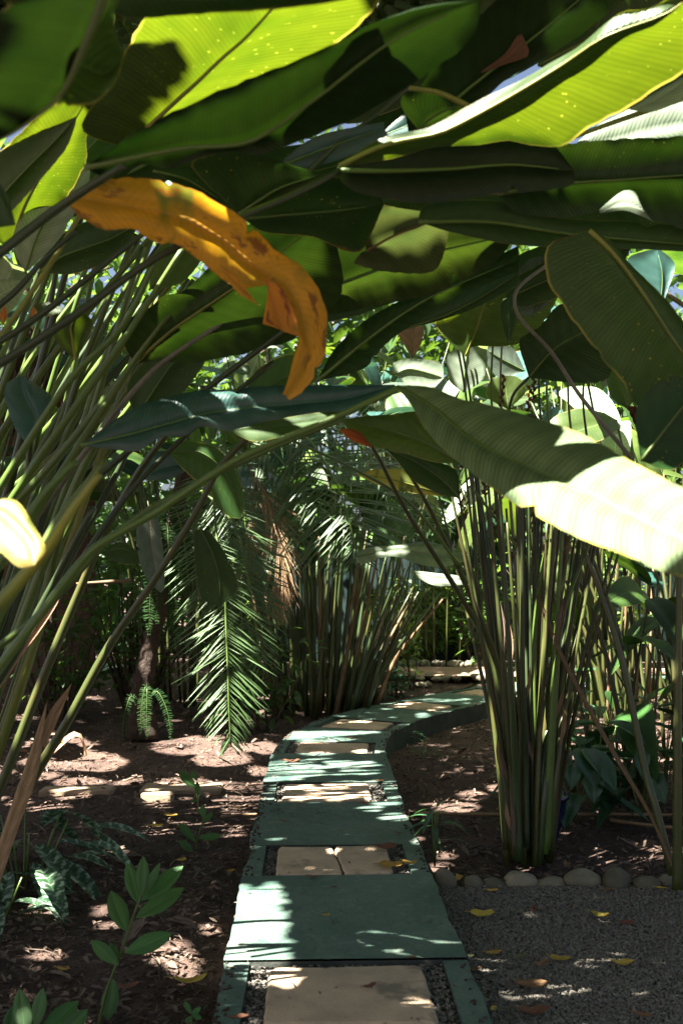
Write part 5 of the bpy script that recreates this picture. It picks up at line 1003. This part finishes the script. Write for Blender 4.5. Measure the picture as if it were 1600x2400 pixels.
# ------------------------------------------------------------------ timber, poles, pot, hut, fence
def timber(px0, px1, pyb, hpx, depth, label, ang):
    a = G(px0, pyb, -.12); b = G(px1, pyb, -.12); Y = (a.y + b.y) / 2; h = hpx * Y / F; m_ = MB()
    rbox(m_, [(a.x, a.y), (b.x, b.y + ang), (b.x, b.y + depth + ang), (a.x, a.y + depth)], -.15, -.12 + h, .01)
    return tag(m_.build('timber_block', M['timber'], None, False), label, 'timber', 'timber blocks on the soil')
timber(90, 262, 1872, 20, .14, 'weathered timber block lying on the soil at left, mostly shaded', .02)
timber(326, 515, 1866, 16, .22, 'weathered timber block beside the path with sunlight on its top', .0)
timber(330, 405, 1882, 22, .08, 'short sunlit timber stub in front of the longer block', 0)
for pts, r, lb in [([(945, 1906), (1180, 1909), (1420, 1908), (1700, 1911)], .012, 'long dry bamboo pole lying on the soil right of the path'), ([(1430, 1922), (1560, 1938), (1760, 1950)], .012, 'shorter dry pole lying near the right edge'), ([(517, 1914), (560, 1910), (602, 1908)], .009, 'short pale stick on the soil left of the path')]:
    m_ = MB(); tube(m_, [G(x, y, -.10) for x, y in pts], (r, r * .8), 7, 20); tag(m_.build('dry_pole', M['bamboo'], None), lb, 'stick')
m_ = MB(); tube(m_, [W(180, 1368, 4.0), W(250, 1364, 4.0), W(307, 1360, 4.0)], (.005, .009), 6, 6); tag(m_.build('dead_stalk', M['sheath'], None), 'dead pinkish brown stick caught level among the slanting stalks', 'stick')
for pts, lb in [([(95, 1770), (100, 1740), (125, 1718), (150, 1745)], 'curled dry sheath arching on the sunlit soil'), ([(160, 1745), (170, 1725), (190, 1730), (200, 1770)], 'smaller curled dry strip beside the arching sheath')]:
    P2 = catmull([G(pts[0][0], pts[0][1], -.12) + Vector((0, 0, 0)), W(*pts[1], 8.2), W(*pts[2], 8.2), W(*pts[3], 8.2)], 14); P2[:, 1] = 8.2; P2[0, 2] = -.12
    V, Fc, U, N = leaf_grid(P2, P2 + np.array([-.02, .05, .02]), P2 + np.array([.02, -.05, -.0]), 2, .3); m_ = MB(); m_.add(V, Fc, U); tag(m_.build('dry_leaf', M['straw'], None), lb, 'dry leaf')
# pot
pc = G(1278, 1975, -.12); m_ = MB(); prof = [(.0, 0), (.085, 0), (.10, .05), (.13, .16), (.14, .24), (.155, .25), (.155, .275), (.135, .275), (.125, .24), (.0, .22)]; ns = 28
V = [(pc.x + r * math.cos(2 * math.pi * j / ns), pc.y + .1 + r * math.sin(2 * math.pi * j / ns), -.13 + z) for r, z in prof for j in range(ns)]
m_.add(V, [(i * ns + j, i * ns + (j + 1) % ns, (i + 1) * ns + (j + 1) % ns, (i + 1) * ns + j) for i in range(len(prof) - 1) for j in range(ns)])
tag(m_.build('flower_pot', M['pot'], None), 'dark blue glazed pot half hidden behind the tall stalk clump', 'pot')
# thatched hut at far left
hut = empty('thatched_hut', (-4.3, 12.2, 0), 'brown thatched hut roof glimpsed behind the stalks at the left edge', 'hut')
pos = []; dr = []
for k in range(2600):
    a = R.uniform(-1.7, 1.5); t = R.random(); pos.append((-4.6 + a, 11.2 + 1.2 * t, 3.0 + 1.5 * t + R.uniform(-.05, .05))); dr.append((R.gauss(0, .12), -.6, -.8 + R.gauss(0, .1)))
V, q, t, U = leaf_batch(pos, dr, [(0, -.8, .6)] * len(pos), RN.uniform(.4, .7, len(pos)), .035, .15); big_mesh('roof', V, q, t, U, M['thatch'], hut)
for x, y in [(-5.9, 11.3), (-3.3, 11.3)]:
    m_ = MB(); tube(m_, [(x, y, -.15), (x, y, 3.1)], (.07, .06), 8, 6); m_.build('post', M['post'], hut)
m_ = MB(); m_.add([(-6.0, 12.9, -.1), (-3.2, 12.9, -.1), (-3.2, 12.9, 3.3), (-6, 12.9, 3.3), (-6.0, 12.98, -.1), (-3.2, 12.98, -.1), (-3.2, 12.98, 3.3), (-6, 12.98, 3.3)], [(0, 1, 2, 3), (7, 6, 5, 4), (0, 4, 5, 1), (1, 5, 6, 2), (2, 6, 7, 3), (3, 7, 4, 0)]); m_.build('wall', M['post'], hut, False)
# dark green fence at the back
fc = empty('fence', (3, 17, -.1), 'dark green sheet fence closing the garden at the back', 'fence')
for i in range(7):
    x0 = -2.0 + i * 1.9; m_ = MB(); n_ = 20; V = []
    for j in range(n_ + 1):
        x = x0 + 1.86 * j / n_; y = 17 + .02 * math.sin(j * 2.2); V += [(x, y, -.2), (x, y, 1.75)]
    m_.add(V, [(2 * j, 2 * j + 2, 2 * j + 3, 2 * j + 1) for j in range(n_)]); m_.build('panel', M['fence'], fc, False)
    m_ = MB(); tube(m_, [(x0 - .02, 17.06, -.2), (x0 - .02, 17.06, 1.8)], (.03, .03), 6, 4); m_.build('post', M['stemd'], fc)

# ------------------------------------------------------------------ fallen leaves one can tell apart
def fallen(px, py, L, ang, mat, label, z=-.062, curl=.7, wd=.42):
    L *= R.uniform(.7, .95)
    c = G(px, py, z); L = L * c.y / F; n_ = 14; s = np.linspace(-.5, .5, n_); cu = R.uniform(.3, 1.) * curl
    d = np.array([math.cos(ang), math.sin(ang), 0]); sd_ = np.array([-d[1], d[0], 0]); Lf = L
    C = np.array([np.array(c) + d * t * Lf + np.array([0, 0, Lf * cu * (2 * t) ** 2 * .3 + .010]) + sd_ * .08 * Lf * math.sin(3 * t + px) for t in s])
    w = Lf * wd * .5 * np.sqrt(np.clip(1 - (2 * s) ** 2, 0, 1)) * (1 + .15 * np.sin(9 * s + px)); up = np.array([0, 0, .55])
    V, Fc, U, N = leaf_grid(C, C + np.outer(w, sd_ + up * R.uniform(.5, 1.6)), C - np.outer(w, sd_ - up * R.uniform(.0, .9)), 3, .15, .06, px, 40); m_ = MB(); m_.add(V, Fc, U)
    st_ = MB(); tube(st_, [C[0], C[0] - d * Lf * .12 + np.array([0, 0, .004]), C[0] - d * Lf * .25], (.0015, .001), 4, 5)
    m_.add(st_.v[0], st_.f, st_.uv[0])
    return tag(m_.build('fallen_leaf', M[mat], None), label, 'fallen leaf', 'fallen leaves on path and gravel')
y_, b_, r_, g_ = 'fallen_yellow', 'fallen_brown', 'fallen_red', 'fallen_green'
FL = [(1152, 2093, 34, .3, y_, 'yellow fallen leaf on gravel just below the low tan border stone'), (1129, 2150, 62, .05, y_, 'long yellow fallen leaf on gravel nearest the path edge, tips curled'), (1251, 2138, 40, 1.1, r_, 'forked red brown leaf curling up from the gravel'),
      (1341, 2132, 22, 1.5, b_, 'tiny tan leaf standing on the gravel'), (1405, 2152, 52, -.35, y_, 'mottled yellow fallen leaf at the centre right of the gravel'), (1468, 2168, 46, .05, r_, 'dark red brown fallen leaf right of the mottled yellow one'),
      (1157, 2240, 44, .25, y_, 'bright narrow yellow leaf on the gravel near the slab step'), (1101, 2250, 34, .5, g_, 'grey tan fallen leaf by the slab corner on gravel'), (1109, 2279, 46, .0, b_, 'brown fallen leaf lying under the grey tan one'),
      (1268, 2266, 56, .7, b_, 'crumpled brown leaf touching the big yellow leaf on gravel'), (1312, 2255, 62, -.3, y_, 'large yellow fallen leaf in the middle of the gravel'), (1218, 2249, 46, .1, g_, 'dull green fallen leaf sunk in the gravel'),
      (1458, 2267, 66, -.15, y_, 'pale yellow fallen leaf alone at right on the gravel'), (1245, 2322, 110, -.2, b_, 'largest brown fallen leaf with ragged ends low on the gravel'), (1157, 2372, 34, .9, y_, 'yellow brown leaf near the bottom edge beside the path'),
      (1250, 2384, 96, -.1, b_, 'broad brown fallen leaf at the bottom edge of the gravel'), (1504, 2388, 50, -.3, b_, 'brown fallen leaf in the lower right corner'), (1548, 2088, 30, -.1, y_, 'yellow brown leaf below the rightmost border stones'), (1425, 2092, 34, -.6, b_, 'thin brown leaf below the tallest border stone')]
for q in FL: fallen(*q)
PL = [(966, 2250, 30, .8, b_, 'tan fallen leaf at the step edge of the near slab'), (866, 2318, 40, .6, r_, 'red twig like leaf curl on the nearest sandstone tile'), (915, 2034, 62, .15, y_, 'long withered yellow leaf across the corner of the cracked tile'), (960, 2028, 40, -.2, y_, 'short withered leaf beside the long one at the cracked tile'),
      (935, 1958, 28, -1.0, b_, 'brown curled leaf near the right edge of the path'), (853, 1887, 26, -.2, b_, 'brown leaf on the slab behind the cracked tile'), (892, 1833, 30, .5, b_, 'brown leaf by the right end of the sunny tile'), (668, 1930, 26, .05, b_, 'brown leaf on the left side of the second slab'),
      (732, 2061, 26, .0, b_, 'small brown leaf just in front of the cracked tile'), (765, 2150, 24, .2, y_, 'small tan leaf in the middle of the nearest slab'), (783, 2084, 16, .1, r_, 'tiny red brown leaf near the middle of the nearest slab'), (684, 1787, 50, .25, b_, 'dark curled leaf at the left edge before the bend'),
      (905, 1992, 60, .05, b_, 'thin brown twig leaf along the back edge of the cracked tile'), (826, 1735, 20, .3, b_, 'small leaf on the slab in the bend'), (560, 2395, 50, .1, b_, 'brown leaf at the lower left corner of the path')]
for px, py, L, a, mt, lb in PL: fallen(px, py, L, a, mt, lb, z=.002)
SL = [(446, 2308, 84, .1, y_, 'big yellow brown leaf on the soil next to the path'), (148, 2277, 38, .0, y_, 'yellow leaf on the dark soil at lower left'), (541, 2047, 28, .3, y_, 'small yellow leaf on soil close to the path edge'), (367, 1940, 46, .2, y_, 'bright yellow leaf in a sun spot on the soil at left'), (300, 2320, 60, .3, b_, 'brown leaf on soil behind the seedling'), (425, 2020, 40, .8, y_, 'crumpled tan leaf by the faint sapling'), (400, 1915, 40, -.2, y_, 'yellow leaf behind the bright one in the sun spot')]
for px, py, L, a, mt, lb in SL: fallen(px, py, L, a, mt, lb, z=-.10)
for px, py, lb in [(1074, 2062, 'yellow leaf leaning on the small rounded border stone'), (1325, 2030, 'dry folded leaf between pot and border stones')]:
    fallen(px, py, 44, 1.1, y_ if px < 1200 else b_, lb, z=-.02, curl=.1)

# ------------------------------------------------------------------ leaf litter and twigs on the soil
pos = []; dr = []; nr = []; Ls = []; Wd = []
while len(pos) < 19000:
    Y = 3.0 * (16 / 3.0) ** R.random(); x = R.uniform(-.42, .42) * Y
    if path_dist(x, Y) < .5: continue
    if x > .3 and Y < GY1 + .02: continue
    if noise.noise(Vector((x * 2.2, Y * 2.2, 9))) + R.uniform(-.6, .6) < -.25: continue
    z = soil_z(x, Y); a = R.uniform(0, 6.28); l = R.uniform(.010, .050) * (1 + .4 * (R.random() < .15)); pos.append((x, Y, z + R.uniform(.003, .03))); dr.append((math.cos(a), math.sin(a), R.uniform(-.25, .25)))
    nr.append((R.gauss(0, .4), R.gauss(0, .4), 1)); Ls.append(l); Wd.append(l * R.choice([.5, .4, .3, .12, .08]))
for k in range(700):                                                   # bits carried on to the path, more along its edges
    s_ = R.uniform(3.0, 14); o_ = R.choice((-1, 1)) * HWD * (1 - R.random() ** 2 * .9) if R.random() < .75 else R.uniform(-HWD, HWD)
    p = path_at(s_ + 3, o_, .004); a = R.uniform(0, 6.28); l = R.uniform(.006, .03); pos.append(tuple(p)); dr.append((math.cos(a), math.sin(a), R.uniform(0, .2))); nr.append((0, 0, 1)); Ls.append(l); Wd.append(l * R.choice([.5, .3, .12]))
for k in range(420):                                                   # larger curled leaves
    Y = 3.0 * (13 / 3.0) ** R.random(); x = R.uniform(-.42, .42) * Y
    if path_dist(x, Y) < .56 or (x > .3 and Y < GY1 + .05): continue
    a = R.uniform(0, 6.28); l = R.uniform(.08, .17); pos.append((x, Y, soil_z(x, Y) + R.uniform(.01, .035))); dr.append((math.cos(a), math.sin(a), R.uniform(-.1, .3))); nr.append((R.gauss(0, .5), R.gauss(0, .5), 1)); Ls.append(l); Wd.append(l * R.choice([.4, .3, .2]))
V, q, t, U = leaf_batch(pos, dr, nr, np.array(Ls), np.array(Wd), RN.uniform(-.5, .35, len(pos)), .3)
tag(big_mesh('leaf_litter', V, q, t, U, M['litter']), 'dead leaves and twigs strewn over the soil', kind='stuff')

tw = MB()
for k in range(520):
    Y = 3.0 * (13 / 3.0) ** R.random(); x = R.uniform(-.42, .42) * Y
    if path_dist(x, Y) < .6 or (x > .25 and Y < GY1 + .1): continue
    a = R.uniform(0, 6.28); l = R.uniform(.08, .4); z = soil_z(x, Y) + .012; b = R.uniform(-.2, .2); d = np.array([math.cos(a), math.sin(a), 0]) * l; sdv = np.array([-d[1], d[0], 0]) * b; c0 = np.array([x, Y, z])
    tube(tw, [c0 - d / 2, c0 + sdv + np.array([0, 0, R.uniform(0, .02)]), c0 + d / 2], (R.uniform(.002, .005), .0012), 5, 6)
tag(tw.build('twig_litter', M['twig'], None), 'thin dry twigs strewn over the soil', kind='stuff')
P = []
while len(P) < 9000:
    Y = 3.0 * (12 / 3.0) ** R.random(); x = R.uniform(-.42, .42) * Y
    if path_dist(x, Y) < .47 or (x > .3 and Y < GY1 + .02): continue
    P.append((x, Y, soil_z(x, Y) + .002))
for k in range(900):
    s_ = R.uniform(3, 14); sg = R.choice((-1, -1, 1)); P.append(tuple(path_at(s_ + 3, sg * (HWD - .005 - abs(R.gauss(0, .022))), .001)))
pebbles(np.array(P), .010, M['soil'], 'soil_clods', 'crumbly clods of dark soil')
# ------------------------------------------------------------------ far foliage mass and added overhead canopy
pos = []; dr = []; Ls = []
for k in range(16000):
    x = R.uniform(-13, 13); y = R.uniform(17.6, 23); h = 3.0 + 3.2 * (noise.noise(Vector((x * .5, y * .3, 2))) + .6)
    c = Vector((x, y, abs(R.gauss(0, .55)) * h if R.random() < .6 else R.random() * h * 1.3)); pos.append(c); dr.append((R.gauss(0, 1), R.gauss(-.4, 1), R.gauss(-.2, .7))); Ls.append(R.uniform(.25, .7))
Ls = np.array(Ls); V, q, t, U = leaf_batch(pos, dr, np.array([[0, -.4, 1]] * len(pos)) + RN.normal(0, .5, (len(pos), 3)), Ls, Ls * RN.uniform(.2, .5, len(Ls)), RN.uniform(.1, .5, len(Ls)))
tag(big_mesh('far_foliage', V, q, t, U, M['far']), 'mass of foliage closing the view behind the garden', kind='stuff')

def tree(loc, h, rad, label, mat, nl):
    loc = Vector(loc); root = empty('tree', loc, label, 'tree', 'tall trees closing the view'); m_ = MB(); tops = []
    tube(m_, [loc, loc + Vector((.2, 0, h * .4)), loc + Vector((0, .1, h * .85))], (.2, .07), 9, 14)
    for i in range(9):
        a = i * 2.4; b = loc + Vector((.1, 0, h * R.uniform(.3, .75))); e = b + Vector((math.cos(a) * rad, math.sin(a) * rad, R.uniform(.2, 1.6))); tube(m_, [b, b.lerp(e, .5) + Vector((0, 0, .3)), e], (.05, .015), 5, 8); tops += [e, b.lerp(e, .6)]
    m_.build('trunk', M['twig'], root); pos = []; dr = []
    for k in range(nl):
        c = R.choice(tops); d = Vector((R.gauss(0, 1), R.gauss(0, 1), R.gauss(0, .8))); pos.append(c + d * rad * .33); dr.append((R.gauss(0, 1), R.gauss(0, 1), R.gauss(-.4, .5)))
    L = RN.uniform(.2, .42, nl); V, q, t, U = leaf_batch(pos, dr, np.array([[0, 0, 1]] * nl) + RN.normal(0, .5, (nl, 3)), L, L * .45, RN.uniform(.1, .4, nl)); big_mesh('crown', V, q, t, U, M[mat], root)
tree((-5.5, 17, -.1), 9, 2.6, 'tall tree behind the thatched hut at upper left', 'shrub', 2600)
tree((-1.6, 18.5, -.1), 10.5, 2.8, 'tall tree far behind the lime leaf, glimpsed between leaves', 'canopy', 2600)
tree((2.2, 19, -.1), 10.5, 2.8, 'tall tree glimpsed through gaps near the top centre right', 'canopy', 2600)
tree((6.2, 17.5, -.1), 9.5, 2.8, 'tall tree behind the bluish leaves at the right edge', 'shrub', 2600)
for k in range(26):                                                    # broken light over the left bed and through the stalks above it
    c = np.array([R.uniform(-3.4, -.62), R.uniform(5.6, 9.2)]); rr = R.uniform(.05, .18)
    GAPS.append(np.array([c + rr * R.uniform(.5, 1.1) * np.array([math.cos(t), 1.25 * math.sin(t)]) for t in np.linspace(0, 6.28, 9)[:-1]]))
# sun spots: on the path, on the soil, among the stalks
GAPS.append(np.array(PATCH))
for e in [(740, 1738, 45, 5), (800, 1732, 30, 4), (745, 1768, 40, 4), (800, 1790, 50, 6), (860, 1762, 30, 4), (720, 1848, 32, 6), (790, 1868, 50, 8), (700, 1822, 22, 4), (850, 1812, 40, 5), (870, 1895, 34, 7), (930, 1915, 40, 10), (905, 1882, 40, 5), (720, 1872, 20, 5),
          (980, 1628, 40, 4), (1080, 1612, 50, 6), (940, 1650, 30, 3), (1120, 1604, 40, 4), (1010, 1640, 30, 3), (850, 1690, 20, 3)]: gap_ell(*e)
for e in [(150, 1775, 140, 30), (100, 1735, 90, 20), (190, 1830, 70, 12), (430, 1835, 70, 16), (370, 1870, 40, 16), (450, 1745, 100, 20), (520, 1775, 70, 18), (600, 1800, 20, 12), (370, 1940, 40, 12), (120, 1890, 40, 10), (115, 2130, 40, 16), (100, 2235, 45, 9), (250, 2160, 28, 10), (235, 2120, 14, 16), (400, 2235, 60, 24),
          (430, 2270, 24, 24), (485, 2170, 10, 24), (415, 2210, 16, 12), (40, 1690, 60, 8), (1060, 1865, 50, 14), (1090, 1835, 26, 10), (1030, 1885, 30, 6), (1150, 1820, 20, 8), (1020, 2010, 26, 10), (1040, 1990, 16, 8), (1370, 1980, 30, 7), (1405, 2010, 24, 6), (1380, 1880, 18, 10), (1550, 1848, 40, 9), (1330, 1870, 20, 8), (1000, 1700, 16, 6),
          (700, 1650, 60, 6), (600, 1665, 50, 6), (200, 1640, 50, 8), (100, 1600, 60, 6)]: gap_ell(*e, -.1)
for k in range(190):                                                    # left sheaf: streaks of sun on stalks
    x = R.uniform(-20, 420); y = R.uniform(560, 1180); w = R.uniform(16, 40); h = R.uniform(20, 70); Ys = R.uniform(4.8, 6.4); c = proj([W(x, y, Ys)])[0]
    if c[0] > -.52 and (c[1] < 4.95 or (c[0] < .42 and c[1] < 6.2)): continue                            # such a streak would also land on the shaded slabs
    gap_at([(x - w, y + h), (x, y - h), (x + w, y - h), (x + w * .3, y + h)], Ys)
for k in range(44):                                                    # right clump: slivers
    x = R.uniform(1080, 1330); y = R.uniform(1200, 1760); w = R.uniform(10, 18); h = R.uniform(16, 50); gap_at([(x - w, y + h), (x - w, y - h), (x + w, y - h), (x + w, y + h)], 5.1)
gap_at([(1246, 1700), (1244, 1420), (1262, 1400), (1272, 1440), (1258, 1720)], 5.05); gap_at([(1290, 1640), (1300, 1450), (1318, 1440), (1312, 1600)], 5.0)
for k in range(26):
    x = R.uniform(1350, 1600); y = R.uniform(1250, 1750); w = R.uniform(8, 18); h = R.uniform(16, 50); gap_at([(x - w, y + h), (x - w, y - h), (x + w, y - h), (x + w, y + h)], R.uniform(6, 7.5))
for k in range(260):                                                    # middle stalks, palm, undergrowth behind
    x = R.uniform(60, 1150); y = R.uniform(1150, 1640); w = R.uniform(5, 13); h = R.uniform(6, 18); gap_at([(x - w, y + h), (x - w, y - h), (x + w, y - h), (x + w, y + h)], R.uniform(9, 12.5))
for k in range(30):
    x = R.uniform(640, 980); y = R.uniform(1330, 1620); gap_at([(x - 6, y + 35), (x - 6, y - 35), (x + 7, y - 35), (x + 7, y + 35)], 10.6)
gap_at([(870, 1360), (1080, 1340), (1120, 1480), (900, 1500)], 13.5)
gap_at([(880, 690), (1180, 640), (1480, 600), (1600, 560), (1600, 1000), (1400, 1000), (1100, 930), (900, 900)], 8.8)
GAPS.append(np.array([(1.9, 8.3), (7, 8.3), (7, 15.6), (1.8, 15.6)])); gap_at([(-50, 450), (300, 430), (250, 800), (-50, 900)], 7.4); gap_at([(-50, 450), (300, 430), (250, 700), (-50, 800)], 10.5)

# canopy: added leaves outside the frame, left out where sun spots are wanted
def inside(poly, pts):
    x, y = pts[..., 0], pts[..., 1]; r = np.zeros(x.shape, bool); n_ = len(poly); j = n_ - 1
    for i in range(n_):
        xi, yi = poly[i]; xj, yj = poly[j]
        if yi != yj:
            c = ((yi > y) != (yj > y)) & (x < (xj - xi) * (y - yi) / (yj - yi) + xi); r ^= c
        j = i
    return r
def canopy_leaves(XY, L):
    NC = len(XY); Z = RN.uniform(4.3, 5.8, NC)
    hi = XY[:, 1] > 7; Z[hi] += (XY[hi, 1] - 7) * .45
    pos = np.stack([XY[:, 0] + SUN.x / SUN.z * Z, XY[:, 1] + SUN.y / SUN.z * Z, Z], 1)
    dr = RN.normal(size=(NC, 3)); dr[:, 2] *= .4; nr = np.array([[SUN.x, SUN.y, SUN.z]]) + RN.normal(0, .3, (NC, 3))
    V, q, t, U = leaf_batch(pos, dr, nr, L, L * RN.uniform(.5, .75, NC), .15)
    PV = proj(V).reshape(NC, 8, 2); keep = np.ones(NC, bool); cen = PV.mean(1)
    for g in GAPS:
        lo, hi_ = g.min(0) - .3, g.max(0) + .3
        idx = np.where(keep & (cen[:, 0] > lo[0]) & (cen[:, 0] < hi_[0]) & (cen[:, 1] > lo[1]) & (cen[:, 1] < hi_[1]))[0]
        if len(idx) == 0: continue
        hit = inside(g, PV[idx]).any(1) | inside(g, cen[idx]) | (np.linalg.norm(cen[idx] - g.mean(0), axis=1) < .03)
        keep[idx[hit]] = False
    return V, q, t, U, keep
NB = 104000
XY = np.stack([RN.uniform(-5.2, 6.5, NB), RN.uniform(-2.5, 16.6, NB)], 1); Lc = RN.uniform(.11, .22, NB)
XS = []                                                                # finer sprays close to the openings
for g in GAPS:
    lo, hi_ = g.min(0) - .22, g.max(0) + .22; a = (hi_[0] - lo[0]) * (hi_[1] - lo[1])
    k = int(min(7000, 1500 * a)); XS.append(np.stack([RN.uniform(lo[0], hi_[0], k), RN.uniform(lo[1], hi_[1], k)], 1))
XS = np.concatenate(XS)
XY = np.concatenate([XY, XS]); Lc = np.concatenate([Lc, RN.uniform(.06, .11, len(XS))])
V, q, t, U, keep = canopy_leaves(XY, Lc)
kv = np.repeat(keep, 8); newi = np.cumsum(kv) - 1
kq = np.concatenate([keep, keep]); kt = np.concatenate([keep] * 4)
tag(big_mesh('added_canopy', V[kv], newi[q[kq]], newi[t[kt]], U[kv], M['canopy']), 'added unseen leaf canopy shading the garden, opened for sun spots', kind='stuff')
print('canopy kept', keep.sum(), 'objects', len(bpy.data.objects))
